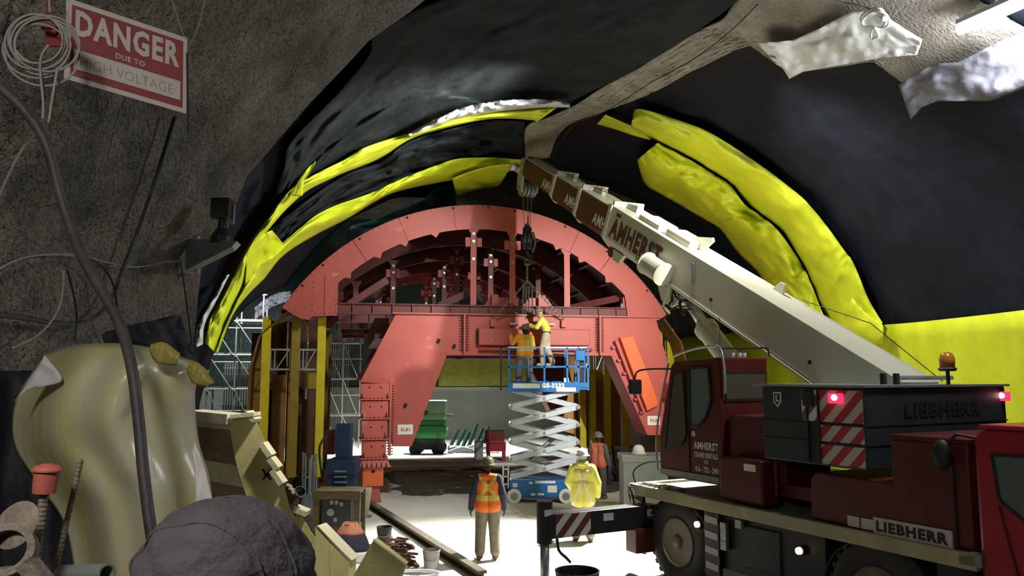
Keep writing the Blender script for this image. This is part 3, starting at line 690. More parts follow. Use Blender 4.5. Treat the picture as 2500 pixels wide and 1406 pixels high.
side_form('yellow posts and brown panels of the side form left of the red portal leg',
          [(0.6, L3, 0.6, 5.0), (4.2, [L3[0] - 0.05, L3[1], L3[2]], 0.6, 4.9), (7.8, [L3[0] - 0.1, L3[2]], 0.6, 4.9)],
          [(-5.02, 5.12), (-5.7, 4.45), (-5.92, 3.6), (-5.98, 0.7)],
          [(1.5, L3[0] + 0.12, L3[0] + 0.5, 0.6, 3.4, M_BROWN), (1.6, L3[0] + 0.55, L3[1] - 0.1, 0.6, 4.8, M_BROWN), (1.5, L3[1] + 0.16, L3[1] + 0.50, 0.6, 2.7, M_RUSTPANEL), (1.55, L3[1] + 0.55, L3[2] - 0.08, 0.6, 3.3, M_BROWN), (1.5, L3[0] - 0.5, L3[0] - 0.1, 0.6, 4.6, M_BROWN), (1.55, L3[1] + 0.12, L3[2] - 0.1, 3.0, 3.45, M_YSHADE), (2.2, L3[0] - 0.2, L3[0] + 0.42, 0.5, 5.0, M_RUSTPANEL), (2.25, L3[0] + 0.46, L3[1] + 0.2, 0.5, 5.0, M_RUSTPANEL), (2.2, L3[1] + 0.26, L3[2] + 0.05, 0.5, 4.95, M_RUSTPANEL)])
r1 = sorted(lat_at(p, 1.25) for p in (1607, 1634)); r2 = [lat_at(p, 4.2) for p in (1420, 1444, 1480)]
sf = side_form('yellow posts and olive panels of the side form right of the red portal', [(1.25, r1, 0.6, 4.85), (4.2, r2, 0.75, 3.6)],
          [(6.12, 5.1), (6.66, 4.4), (6.88, 3.6), (6.92, 0.7)],
          [(4.6, lat_at(1400, 4.6), lat_at(1418, 4.6), 0.9, 3.5, M_BROWN), (4.6, lat_at(1422, 4.6), lat_at(1440, 4.6), 0.9, 3.5, M_BROWN), (4.6, lat_at(1447, 4.6), lat_at(1474, 4.6), 0.9, 3.55, M_BROWN), (4.6, lat_at(1484, 4.6), lat_at(1512, 4.6), 0.9, 3.5, M_BROWN), (4.5, lat_at(1518, 4.5), lat_at(1536, 4.5), 0.85, 2.6, M_YPOST)])
MB().bx(r1[0] - 0.1, r1[1] + 0.1, 1.0, 1.5, 3.2, 3.3).build('walkway_bracket', M_GALV, sf, local=True)

# ---------------------------------------------------------------- scaffold towers beyond the forms
def scaffold(label, origin, nxb, nyb, bayx, bayy, lifts, rz=GA, seed=1, mats=None):
    rnd = random.Random(seed); sc = thing('scaffold_tower', label, 'scaffold', origin, rz)
    H_ = lifts[-1] + 1.0
    for i in range(nxb+1):
        for j in range(nyb+1):
            MB().cyl((i*bayx, j*bayy, 0), (i*bayx, j*bayy, H_ - (0.5 if (i + j) % 2 else 0)), 0.03, n=8).build('standard', M_GALV, sc, local=True)
    for z in lifts:
        for j in range(nyb+1): MB().cyl((-0.08, j*bayy, z), (nxb*bayx + 0.08, j*bayy, z), 0.027, n=8).build('ledger', M_GALV, sc, local=True)
        for i in range(nxb+1): MB().cyl((i*bayx, -0.1, z - 0.05), (i*bayx, nyb*bayy + 0.1, z - 0.05), 0.027, n=8).build('transom', M_GALV, sc, local=True)
        for i in range(nxb):
            for q in range(4):
                MB().bx(i*bayx + 0.04, (i+1)*bayx - 0.02, 0.06 + q*bayy*nyb/4, 0.03 + (q + 0.94)*bayy*nyb/4, z + 0.03, z + 0.08).build('deck_board', M_STEEL, sc, local=True)
        MB().cyl((-0.1, 0, z + 0.95), (nxb*bayx + 0.1, 0, z + 0.95), 0.024, n=8).build('guard_rail', M_GALV, sc, local=True)
    for i in range(nxb):
        z0 = 0.1
        for z in lifts:
            MB().cyl((i*bayx, -0.03, z), ((i + 0.9)*bayx, -0.03, z0), 0.022, n=8).build('brace', M_GALV, sc, local=True); z0 = z
    return sc
p = P(545, 900, 27.5); scaffold('grey tube scaffold tower outside the brown side form', (p.x - 0.5, 27.4, 0), 2, 1, 0.9, 1.2, [1.2, 2.9, 4.1, 5.3], seed=2)
p = P(786, 900, 38.0); scaffold('grey scaffold glimpsed past the red leg deep in the cavern', (p.x - 0.3, 36.5, 0), 3, 1, 0.8, 1.0, [1.5, 3.2, 4.9, 6.4], seed=3)
# rebar mats and plastic wrapped bundles stood behind the scaffold
for (px0, px1, z0, z1, Y, lb) in ((548, 612, 0.6, 2.2, 30.5, 'upright rebar mat behind the lower lift of the scaffold'), (550, 615, 2.95, 3.9, 30.8, 'upright rebar mat behind the middle lift of the scaffold'), (792, 850, 2.4, 5.4, 40.0, 'upright rebar mat seen between yellow post and red leg')):
    a, b = P(px0, 900, Y).x, P(px1, 900, Y).x
    t = thing('rebar_mat', lb, 'rebar mat', (a, Y, 0))
    n = 12
    for i in range(n): MB().cyl((a + (b - a)*i/(n-1), Y, 0), (a + (b - a)*i/(n-1), Y, z1), 0.025, n=6).build('bar', M_GALV, t)
    for i in range(5): MB().cyl((a - 0.1, Y + 0.04, z0 + (z1 - z0)*i/4), (b + 0.1, Y + 0.04, z0 + (z1 - z0)*i/4), 0.022, n=6).build('tie_bar', M_GALV, t)
rows = [[P(622 + 90*i/20, 750 - 40*(1 - (1-i/20)**2) + (34 - 10*i/20)*j/8, 32.0 + 0.5*nz(i*0.5, j*0.6)) for i in range(21)] for j in range(9)]
o = one(MB().grid(rows), 'plastic_sheet', M_FELTG, 'bright crumpled white plastic sheet on top of the scaffold', 'sheet', smooth=True); solid(o, 0.01)

# ================================================================ MOBILE CRANE (local: x towards carrier front, y to its left, z up)
CR = Vector((2.11, 14.11, 0)); CRZ = math.atan2(-0.8866, 0.4625)
cr = thing('mobile_crane', 'dark red two axle mobile crane with white telescopic boom raised over its rear', 'crane', tuple(CR), CRZ)
CM = MW[cr]; CMI = CM.inverted()
def cray(px, py, y):
    o = CMI @ CAM; v = CMI.to_3x3() @ ray(px, py); t_ = (y - o.y)/v.y; return o + v*t_
def cp(mb, name, m, par=None, bev=0, smooth=False):
    o = mb.build(name, m, par or cr, local=True, smooth=smooth)
    if bev: bevel(o, bev)
    return o
YZ = lambda pts, x: [Vector((x, p[0], p[1])) for p in pts]
def clip_rect(poly, u0, u1, v0, v1):
    def cl(p, f, inter):
        out = []
        for a, b in zip(p, p[1:] + p[:1]):
            if f(a): out.append(a)
            if f(a) != f(b): out.append(inter(a, b))
        return out
    def at(k, val): return lambda a, b: tuple(a[i] + (b[i]-a[i])*(val - a[k])/(b[k]-a[k]) for i in range(2))
    for f, g in ((lambda a: a[0] >= u0, at(0, u0)), (lambda a: a[0] <= u1, at(0, u1)), (lambda a: a[1] >= v0, at(1, v0)), (lambda a: a[1] <= v1, at(1, v1))):
        poly = cl(poly, f, g)
        if len(poly) < 3: return []
    return poly
def chevrons(par, mapf, nvec, u0, u1, v0, v1, w=0.16, lean=1.0, phase=0.0, red=None, white=None):
    base = MB().prism([mapf(*q) for q in ((u0, v0), (u1, v0), (u1, v1), (u0, v1))], nvec)
    b = cp(base, 'hazard_panel', white or M_SIGNW, par); hh = v1 - v0
    k = u0 - hh*abs(lean) - 2*w + phase
    while k < u1 + hh*abs(lean):
        q = [(k, v0), (k + w, v0), (k + w + lean*hh, v1), (k + lean*hh, v1)] if lean > 0 else [(k - lean*hh, v0), (k + w - lean*hh, v0), (k + w, v1), (k, v1)]
        c = clip_rect(q, u0, u1, v0, v1)
        if len(c) >= 3:
            off = Vector(nvec).normalized()*(Vector(nvec).length + 0.002)
            cp(MB().prism([mapf(*p) + Vector(nvec)*0.5 for p in c], off*0.6), 'stripe', red or M_STRED, b)
        k += 2*w
    return b
# carrier chassis and deck
cp(MB().bx(0.15, 7.5, 0.6, 1.9, 0.72, 1.34), 'chassis', M_CDARK)
cp(MB().bx(0.0, 6.2, 0.0, 2.5, 1.36, 1.45), 'deck', M_DECK)
cp(MB().bx(0.0, 6.22, -0.04, 0.05, 1.31, 1.49), 'deck_edge', M_DECKE, bev=0.01)
cp(MB().bx(-0.05, 0.06, 0.0, 2.5, 1.31, 1.49), 'deck_edge', M_DECKE, bev=0.01)
for x0, x1 in ((2.2, 4.15), (5.7, 6.2)):
    cp(MB().bx(x0, x1, 0.06, 0.12, 0.5, 1.31), 'side_skirt', M_CDARK)
cp(MB().bx(2.75, 3.4, 0.03, 0.08, 0.62, 1.22), 'locker_door', M_CDARK, bev=0.015)
for x0, x1 in ((0.02, 0.36), (1.92, 2.24)):
    b = cp(MB().bx(x0, x1, -0.02, 0.04, 0.34, 1.31), 'hazard_board', M_CDARK)
    for i in range(4):
        z = 0.46 + i*0.23; cp(MB().prism([(x0 + 0.02, -0.03, z), (x1 - 0.02, -0.03, z - 0.02), (x1 - 0.02, -0.03, z + 0.08), (x0 + 0.02, -0.03, z + 0.1)], (0, 0.012, 0)), 'white_bar', M_SIGNW, b)
for x, z, h in ((0.46, 1.08, 0.26), (2.34, 1.05, 0.28), (2.34, 0.86, 0.14), (2.66, 1.22, 0.12)):
    cp(MB().bx(x - 0.06, x + 0.06, -0.03, 0.03, z - h/2, z + h/2), 'bracket', M_STEEL)
for x, z in ((1.76, 1.07), (3.79, 1.06)):
    b = cp(MB().cyl((x, -0.05, z), (x, 0.0, z), 0.045, n=12), 'marker_lamp', M_MARK)
    cp(MB().cyl((x, -0.01, z), (x, 0.05, z), 0.065, n=12), 'lamp_base', M_BLACK, b)
def wheel(x, y0, y1):
    yc = (y0 + y1)/2; wv = (y1 - y0)/2; r = 0.70; s = -1 if y0 < 1 else 1; ax = (0, s, 0)
    w_ = cp(MB().lathe([(0.38, -wv*0.9), (0.58, -wv), (0.67, -wv*0.92), (r, -wv*0.7), (r + 0.01, 0), (r, wv*0.7), (0.67, wv*0.92), (0.58, wv), (0.38, wv*0.9)], (x, yc, r), ax, 40, closed=True), 'tyre', M_TYRE, smooth=True)
    tr = MB()
    for k in range(30):
        a = 2*math.pi*k/30
        for sd in (-1, 1):
            c = Vector((x + r*math.cos(a), yc + sd*wv*0.48, r + r*math.sin(a))); tr.box(c, (0.07, wv*0.8, 0.045), Matrix.Rotation(-a + math.pi/2, 3, 'Y'))
    t_ = cp(tr, 'tread', M_TYRE, w_); t_['kind'] = 'stuff'
    cp(MB().lathe([(0.385, wv*0.9), (0.40, wv*0.95), (0.34, wv*0.92), (0.31, wv*0.62), (0.22, wv*0.55), (0.20, wv*0.7), (0.12, wv*0.75), (0.11, wv*1.0), (0.0, wv*1.02)], (x, yc, r), ax, 32), 'rim', M_RIM, w_, smooth=True)
    for k in range(10):
        a = 2*math.pi*k/10
        cp(MB().cyl((x + 0.265*math.cos(a), yc + s*wv*0.55, r + 0.265*math.sin(a)), (x + 0.265*math.cos(a), yc + s*wv*0.7, r + 0.265*math.sin(a)), 0.022, n=6), 'wheel_nut', M_RUST, w_)
for x in (1.22, 4.95):
    wheel(x, 0.0, 0.42); wheel(x, 2.08, 2.5)
    cp(MB().cyl((x, 0.3, 0.70), (x, 2.2, 0.70), 0.12, n=12), 'axle', M_CDARK)
    f = MB(); rows = [[(x + 0.82*math.cos(R_(a)), y, 0.66 + 0.72*math.sin(R_(a))) for a in range(5, 176, 10)] for y in (0.02, 0.5)]
    solid(cp(f.grid(rows), 'fender', M_BLACK), 0.02)
# outriggers at the rear: beam and vertical jack
for yb, sg in ((0.2, -1), (2.3, 1)):
    y1 = -1.98 if sg < 0 else 4.4
    b = cp(MB().bx(0.22, 0.52, min(y1, yb), max(y1, yb), 0.80, 1.18), 'outrigger_beam', M_CDARK, bev=0.01)
    cp(MB().cyl((0.37, y1, 0.72), (0.37, y1, 1.38), 0.13, n=16), 'jack_housing', M_CDARK, b, smooth=False)
    cp(MB().cyl((0.37, y1, 0.04), (0.37, y1, 0.74), 0.075, n=14), 'jack_rod', M_STEEL, b, smooth=True)
    cp(MB().cyl((0.37, y1, 0.0), (0.37, y1, 0.05), 0.2, n=20), 'jack_foot', M_STEEL, b)
    if sg < 0:
        chevrons(b, lambda u, v: Vector((0.522, u, v)), (0.006, 0, 0), -1.86, -1.2, 0.81, 1.17, w=0.15, lean=0.9, red=M_BOOMR)
        for y in (-0.95, -0.05): cp(MB().bx(0.52, 0.53, y, y + 0.2, 1.0, 1.12), 'label_plate', M_SIGNW, b)
        cp(MB().bx(0.5, 0.515, y1 - 0.08, y1 + 0.06, 1.16, 1.26), 'label_plate', M_SIGNW, b)
        cp(MB().tube(spline([(0.52, y1 + 0.14, 0.8), (0.54, y1 + 0.16, 0.62), (0.56, y1 + 0.28, 0.5), (0.56, y1 + 0.36, 0.42)], 10), 0.025), 'hand_lever', M_CDARK, b)
        cp(MB().bx(0.3, 0.6, -0.35, 0.05, 0.42, 0.82), 'valve_box', M_BOOMR, b, bev=0.02)
cp(MB().lathe([(0.17, -0.02), (0.20, 0.0), (0.17, 0.02), (0.14, 0.0)], (0.02, -0.02, 1.28), (0.5, 1, 0.2), 24, closed=True), 'hose_loop', M_BLACK, smooth=True)
cp(MB().tube(spline([(0.0, 0.1, 1.49), (0.02, 0.05, 1.7), (0.2, 0.2, 1.86), (0.5, 0.4, 1.9)], 12), 0.015), 'grab_rail', M_DARKST)
for x in (0.2, 0.45, 0.7, 0.95): cp(MB().bx(x, x + 0.2, 0.1, 0.28, 1.45, 1.53), 'step_tread', M_STEEL)
# engine cover and carrier cab
ec = cp(MB().prism([(3.95, 0.04, 1.5), (3.97, 0.04, 2.02), (4.05, 0.04, 2.12), (5.2, 0.04, 2.12), (5.2, 0.04, 2.64), (6.16, 0.04, 2.66), (6.16, 0.04, 1.5)], (0, 2.42, 0)), 'engine_cover', M_CRED, bev=0.03)
cp(MB().bx(5.19, 6.17, 0.02, 2.48, 2.64, 2.69), 'cover_rim', M_CRED, ec)
cp(MB().box((5.98, 0.03, 2.0), (0.02, 0.03, 1.0)), 'cover_seam', M_BLACK, ec)
bp = cp(MB().bx(4.93, 5.93, 0.015, 0.045, 1.49, 1.68), 'name_plate', M_SIGNW, ec)
text('LIEBHERR', 'lettering', M_TXTK, bp, (4.97, 0.014, 1.52), (1, 0, 0), (0, 0, 1), 0.92, 0.125, local=True, bold=0.05)
for x in (4.55, 4.75): cp(MB().bx(x, x + 0.17, 0.02, 0.045, 1.51, 1.64), 'data_plate', M_SIGNW, ec)
mr = cp(MB().ball((5.95, -0.1, 2.52), (0.11, 0.09, 0.17), 14, 9), 'mirror', M_BLACK, smooth=True)
cp(MB().tube([(5.95, -0.1, 2.6), (6.1, -0.05, 2.75), (6.25, 0.05, 2.72)], 0.018), 'mirror_arm', M_BLACK, mr)
cab = cp(MB().prism([(6.24, 0.0, 0.75), (6.24, 0.0, 2.72), (6.34, 0.0, 2.82), (7.7, 0.0, 2.84), (8.1, 0.0, 1.85), (8.15, 0.0, 0.6), (6.7, 0.0, 0.55)], (0, 2.5, 0)), 'carrier_cab', M_CREDB, bev=0.05)
win = [(6.45, 2.56), (7.35, 2.58), (7.62, 1.9), (6.82, 1.86), (6.5, 2.1)]
cp(MB().prism([(x, -0.012, z) for x, z in win], (0, 0.02, 0)), 'side_window', M_GLASSG, cab)
for a, b in zip(win, win[1:] + win[:1]): cp(MB().beam((a[0], -0.012, a[1]), (b[0], -0.012, b[1]), 0.03, 0.03, up=(0, 1, 0)), 'window_seal', M_BLACK, cab)
cp(MB().prism([(6.95, -0.016, 2.58), (7.3, -0.016, 2.6), (7.3, -0.016, 2.42), (6.9, -0.016, 2.46)], (0, 0.006, 0)), 'sun_visor', M_STEEL, cab)
cp(MB().bx(6.3, 7.75, 0.02, 2.48, 2.82, 2.87), 'roof_panel', M_CREDB, cab, bev=0.02)
cp(MB().box((6.62, -0.01, 1.4), (0.02, 0.02, 1.3), Matrix.Rotation(R_(-12), 3, 'Y')), 'door_seam', M_CRED, cab)
cp(MB().bx(6.03, 6.28, -0.04, 0.06, 1.36, 1.5), 'corner_plate', M_STEEL)
cp(MB().ball((6.15, -0.02, 1.15), (0.14, 0.09, 0.16), 12, 8), 'air_hose_bundle', M_BLACK, smooth=True)
# turntable and operator cab
cp(MB().cyl((2.3, 1.5, 1.44), (2.3, 1.5, 1.68), 0.85, n=32), 'slewing_ring', M_CDARK)
cp(MB().bx(0.55, 4.7, 0.35, 2.5, 1.66, 1.84), 'upper_frame', M_CRED)
oc = cp(MB().prism([(0.52, 0.25, 1.70), (0.50, 0.25, 2.3), (0.86, 0.25, 3.55), (0.95, 0.25, 3.63), (2.05, 0.25, 3.68), (2.08, 0.25, 1.70)], (0, 1.05, 0)), 'operator_cab', M_CRED, bev=0.03)
w1 = [(0.68, 2.12), (0.93, 3.42), (1.2, 3.44), (1.24, 2.42), (1.12, 2.24)]
w2 = [(1.36, 2.55), (1.36, 3.5), (1.82, 3.52), (1.86, 3.0), (1.74, 2.74), (1.56, 2.58)]
for wv_, m in ((w1, M_GLASSD), (w2, M_GLASSG)):
    f = cp(MB().prism([(x, 0.235, z) for x, z in wv_], (0, 0.02, 0)), 'side_window', m, oc)
    for a, b in zip(wv_, wv_[1:] + wv_[:1]): cp(MB().beam((a[0], 0.236, a[1]), (b[0], 0.236, b[1]), 0.035, 0.035, up=(0, 1, 0)), 'window_seal', M_BLACK, oc)
cp(MB().bx(2.07, 2.09, 0.36, 1.2, 3.02, 3.42), 'rear_window', M_GLASSD, oc)
for z in (3.0, 3.44): cp(MB().bx(2.07, 2.1, 0.33, 1.23, z - 0.015, z + 0.015), 'window_seal', M_BLACK, oc)
cp(MB().box((1.3, 0.244, 2.6), (0.02, 0.02, 1.75)), 'door_seam', M_BLACK, oc)
cp(MB().bx(0.54, 2.0, 0.23, 0.26, 1.7, 1.8), 'sill_plate', M_STEEL, oc)
cp(MB().bx(1.38, 1.46, 0.235, 0.25, 2.4, 2.48), 'sticker', M_SIGNW, oc)
zt = 2.20
for s, z, h, x0, x1 in (('AMHERST', 2.20, 0.12, 1.42, 1.99), ('CRANE RENTALS', 2.07, 0.085, 1.43, 1.98), ('LTD', 1.98, 0.06, 1.66, 1.75), ('416 - 752 - 2491', 1.84, 0.095, 1.44, 1.99)):
    text(s, 'lettering', M_TXTW, oc, (x0, 0.246, z), (1, 0, 0), (0, 0, 1), x1 - x0, h, local=True, bold=0.03)
rl = cp(MB().tube(spline([(0.9, 0.28, 3.72), (1.4, 0.28, 3.82), (1.9, 0.28, 3.86), (2.06, 0.29, 3.8), (2.12, 0.3, 3.5), (2.12, 0.3, 3.1)], 26), 0.022), 'roof_rail', M_GALV, oc, smooth=True)
cp(MB().tube([(2.1, 0.3, 3.82), (2.12, 1.25, 3.84), (2.12, 1.28, 3.7)], 0.016), 'roof_rail', M_DARKST, oc)
for y in (0.45, 0.7, 0.85, 0.95): cp(MB().cyl((1.9, y, 3.66), (1.9, y, 3.76), 0.03, n=8), 'work_lamp', M_WHITE, oc)
cp(MB().cyl((1.7, 0.6, 3.66), (1.72, 0.6, 4.35), 0.005, n=6), 'aerial', M_BLACK, oc)
ma = cp(MB().tube(spline([(0.86, 0.3, 3.5), (0.6, 0.05, 3.5), (0.42, -0.12, 3.46), (0.38, -0.16, 3.32)], 14), 0.016), 'mirror_arm', M_BLACK, oc)
cp(MB().bx(0.34, 0.44, -0.28, -0.04, 3.06, 3.32), 'mirror', M_BLACK, ma, bev=0.03)
cp(MB().tube(spline([(0.47, 0.24, 1.75), (0.44, 0.24, 2.3), (0.6, 0.24, 2.95), (0.82, 0.24, 3.6)], 16), 0.018), 'grab_handle', M_GALV, oc)
# body between cab and counterweight
cp(MB().bx(2.12, 3.25, 0.35, 1.3, 1.7, 2.78), 'winch_housing', M_CRED, bev=0.03)
cp(MB().bx(2.2, 3.1, 0.05, 0.4, 1.52, 2.16), 'tool_locker', M_CRED, bev=0.04)
cp(MB().bx(2.75, 2.98, 0.035, 0.055, 2.0, 2.1), 'data_plate', M_TXTW)
cp(MB().tube([(3.0, 0.2, 2.5), (3.3, 0.1, 2.45), (3.32, 0.1, 1.7)], 0.02), 'hand_rail', M_CRED)
# counterweight
cw = cp(MB().bx(3.2, 4.9, 0.0, 2.95, 2.22, 3.24), 'counterweight', M_CWT, bev=0.02)
for z in (2.52, 2.76): cp(MB().bx(3.19, 4.91, -0.01, 2.96, z, z + 0.015), 'groove', M_BLACK, cw)
cp(MB().bx(3.05, 4.94, -0.04, 3.0, 3.24, 3.27), 'top_ledge', M_GALV, cw)
for u0, u1, v0, v1 in ((4.22, 4.88, 2.79, 3.2), (4.22, 4.88, 2.54, 2.75), (4.22, 4.88, 2.25, 2.5)):
    chevrons(cw, lambda u, v: Vector((u, -0.004, v)), (0, -0.006, 0), u0, u1, v0, v1, w=0.15, lean=1.0, phase=0.04 + (u0 + v0*1.0 - 2.25) % 0.3)
chevrons(cw, lambda u, v: Vector((u, -0.004, v)), (0, -0.006, 0), 3.92, 4.17, 2.79, 3.2, w=0.15, lean=1.0, white=M_TXTW, red=M_RIM)
for x in (4.0, 4.19): cp(MB().bx(x, x + 0.03, -0.03, 0.0, 2.25, 3.2), 'strap', M_CDARK, cw)
cp(MB().bx(3.96, 4.14, -0.05, 0.0, 2.98, 3.2), 'hanger', M_BLACK, cw, bev=0.02)
for y, x in ((-0.03, 4.5), (2.85, 4.92)):
    tl = cp(MB().box((x, y, 3.1), (0.2, 0.06, 0.13)), 'tail_lamp', M_TAIL, cw, bev=0.01)
    cp(MB().ball((x, y - 0.03, 3.11), (0.05, 0.02, 0.04), 10, 6), 'bulb', M_TAILC, tl)
text('LIEBHERR', 'lettering', M_CDARK, cw, (4.906, 0.75, 2.86), (0, 1, 0), (0, 0, 1), 1.6, 0.2, local=True, bold=0.04)
em = cp(MB().prism([(3.42, -0.01, 3.16), (3.56, -0.01, 3.16), (3.56, -0.01, 3.02), (3.49, -0.01, 2.95), (3.42, -0.01, 3.02)], (0, 0.012, 0)), 'emblem', M_TXTW, cw)
cp(MB().prism([(3.44, -0.014, 3.14), (3.54, -0.014, 3.14), (3.54, -0.014, 3.03), (3.49, -0.014, 2.98), (3.44, -0.014, 3.03)], (0, 0.012, 0)), 'emblem_field', M_CWT, em)
cp(MB().prism([(3.47, -0.018, 3.12), (3.49, -0.018, 3.12), (3.49, -0.018, 3.05), (3.53, -0.018, 3.05), (3.53, -0.018, 3.03), (3.47, -0.018, 3.03)], (0, 0.01, 0)), 'emblem_mark', M_TXTW, em)
q = cray(2314, 915, 1.7)
bc = cp(MB().cyl((q.x, 1.7, 3.26), (q.x, 1.7, 3.46), 0.025, n=10), 'beacon_stem', M_BLACK)
cp(MB().lathe([(0.10, 0), (0.12, 0.03), (0.10, 0.05)], (q.x, 1.7, 3.45), (0, 0, 1), 16), 'beacon_base', M_BLACK, bc)
cp(MB().lathe([(0.095, 0), (0.10, 0.12), (0.07, 0.19), (0.02, 0.21)], (q.x, 1.7, 3.5), (0, 0, 1), 16), 'beacon_dome', M_AMBL, bc, smooth=True)
for x, y in ((4.3, 1.1), (4.5, 1.1)): cp(MB().bx(x, x + 0.06, y, y + 0.06, 3.26, 3.42), 'bollard', M_BLACK)
cp(MB().tube([(4.5, 1.13, 3.36), (4.62, 2.2, 3.36)], 0.03), 'cross_tube', M_GALV)
# telescopic boom
BB = Vector((4.15, 1.75, 2.95)); BT = Vector((-6.75, 1.75, 9.02)); BE = (BT - BB).normalized(); BL = (BT - BB).length
BW = Vector((0, 1, 0)); BN = BW.cross(BE); BN = BN if BN.z > 0 else -BN
def bpnt(s, w, n): return BB + BE*s + BW*w + BN*n
def s_for_px(px, n=0.0, w=0.0):
    a, b = 0.0, 13.5
    for _ in range(40):
        m_ = (a + b)/2; p = CM @ bpnt(m_, w, n); v = p - CAM
        u = 1250 + F_PX*v.x/(v.y*math.cos(TH) + v.z*math.sin(TH))
        if u > px: a = m_
        else: b = m_
    return (a + b)/2
def boom_sec(s0, s1, W, H_, m, name):
    prof = [(-W/2, H_/2), (W/2, H_/2), (W/2, -H_*0.28), (W*0.42, -H_*0.42), (W*0.22, -H_/2), (-W*0.22, -H_/2), (-W*0.42, -H_*0.42), (-W/2, -H_*0.28)]
    return cp(MB().prism([bpnt(s0, a, b) for a, b in prof], BE*(s1 - s0)), name, m, bev=0.012)
sA, sB, sC = s_for_px(1478, 0, -0.4), s_for_px(1406, 0, -0.35), s_for_px(1348, 0, -0.3)
boom0 = boom_sec(-0.1, sA, 0.80, 0.92, M_BOOMW, 'boom_base_section')
secs = []
for s0, s1, W, H_ in ((sA - 0.3, sB, 0.70, 0.80), (sB - 0.3, sC, 0.61, 0.69), (sC - 0.3, BL, 0.53, 0.58)):
    b = boom_sec(s0, s1, W, H_, M_BOOMR, 'boom_section'); secs.append((b, s0 + 0.3, s1, W, H_))
    cp(MB().prism([bpnt(s0, -W/2 - 0.002, H_/2 + 0.004), bpnt(s0, W/2 + 0.002, H_/2 + 0.004), bpnt(s0, W/2 + 0.002, H_/2 - 0.02), bpnt(s0, -W/2 - 0.002, H_/2 - 0.02)], BE*(s1 - s0)), 'top_plate', M_BOOMW, b)
# collars
for (s, W, H_) in ((sA, 0.80, 0.92), (sB, 0.70, 0.80), (sC, 0.61, 0.69)):
    o_, i_ = 0.035, 0.0
    prof = [(-W/2 - o_, H_/2 + 0.02), (W/2 + o_, H_/2 + 0.02), (W/2 + o_, -H_*0.3), (W*0.24, -H_/2 - o_), (-W*0.24, -H_/2 - o_), (-W/2 - o_, -H_*0.3)]
    cp(MB().prism([bpnt(s - 0.1, a, b) for a, b in prof], BE*0.12), 'collar', M_BOOMW, bev=0.012)
    c = MB(); c.prism([bpnt(s - 0.12, -W/2, H_/2), bpnt(s - 0.12, W/2, H_/2), bpnt(s - 0.12, W/2, H_/2 + 0.12), bpnt(s - 0.12, -W/2, H_/2 + 0.12)], BE*0.06)
    cp(c, 'rope_guide', M_BOOMW)
    cp(MB().prism([bpnt(s - 0.5, -0.05, H_/2), bpnt(s - 0.12, -0.05, H_/2), bpnt(s - 0.12, -0.05, H_/2 + 0.1), bpnt(s - 0.5, -0.05, H_/2 + 0.16)], BW*0.1), 'rope_guide', M_BOOMW)
for b, s0, s1, W, H_ in secs:
    text('AMH', 'lettering', M_TXTW, b, bpnt(s0 + 0.62, -W/2 - 0.002, -0.17), -BE, BN, 0.56, 0.26, local=True, bold=0.03)
text('AMHERST', 'lettering', M_TXTB, boom0, bpnt(sA - 0.22, -0.402, -0.20), -BE, BN, 1.95, 0.46, local=True, bold=0.045)
cp(MB().prism([bpnt(sA - 0.32, -0.404, 0.3), bpnt(sA - 0.5, -0.404, 0.3), bpnt(sA - 0.5, -0.404, 0.38), bpnt(sA - 0.32, -0.404, 0.38)], BW*0.01), 'boom_emblem', M_TXTB, boom0)
# fittings on top and side of the base section
for s, l, h in ((sA - 0.9, 0.75, 0.10), (sA - 1.9, 0.8, 0.14)):
    cp(MB().prism([bpnt(s, -0.25, 0.46), bpnt(s - l, -0.25, 0.46), bpnt(s - l, -0.25, 0.46 + h), bpnt(s, -0.25, 0.46 + h)], BW*0.5), 'top_box', M_BOOMW, bev=0.015)
cp(MB().prism([bpnt(sA - 2.3, 0.0, 0.46), bpnt(sA - 2.8, 0.0, 0.46), bpnt(sA - 3.0, 0.0, 0.74), bpnt(sA - 2.95, 0.0, 0.80), bpnt(sA - 2.4, 0.0, 0.62)], BW*0.06), 'fin', M_BOOMW)
cp(MB().prism([bpnt(sA - 4.6, 0.2, 0.46), bpnt(sA - 4.85, 0.2, 0.46), bpnt(sA - 4.82, 0.2, 0.64), bpnt(sA - 4.7, 0.2, 0.64)], BW*0.05), 'fin', M_BOOMW)
sd = s_for_px(1612, -0.1, -0.5)
dr = cp(MB().cyl(bpnt(sd + 0.28, -0.62, -0.12), bpnt(sd - 0.28, -0.62, -0.12), 0.21, n=24), 'cable_drum', M_BOOMW, smooth=False)
cp(MB().cyl(bpnt(sd + 0.3, -0.62, -0.12), bpnt(sd + 0.27, -0.62, -0.12), 0.235, n=24), 'drum_flange', M_BOOMW, dr)
cp(MB().cyl(bpnt(sd - 0.27, -0.62, -0.12), bpnt(sd - 0.3, -0.62, -0.12), 0.235, n=24), 'drum_flange', M_BOOMW, dr)
cp(MB().prism([bpnt(sd + 0.1, -0.4, -0.1), bpnt(sd - 0.1, -0.4, -0.1), bpnt(sd - 0.1, -0.6, -0.1), bpnt(sd + 0.1, -0.6, -0.1)], BN*0.06), 'drum_bracket', M_BOOMW, dr)
cp(MB().tube([bpnt(sd - 0.35, -0.42, -0.35), bpnt(sd - 0.36, -0.45, -0.75), bpnt(sd - 0.6, -0.45, -0.8)], 0.03), 'hose_bracket', M_BOOMW, boom0)
cp(MB().cyl(bpnt(sA - 0.35, -0.3, -0.52), bpnt(sA - 0.35, 0.2, -0.52), 0.12, n=14), 'guide_roller', M_BOOMR, boom0)
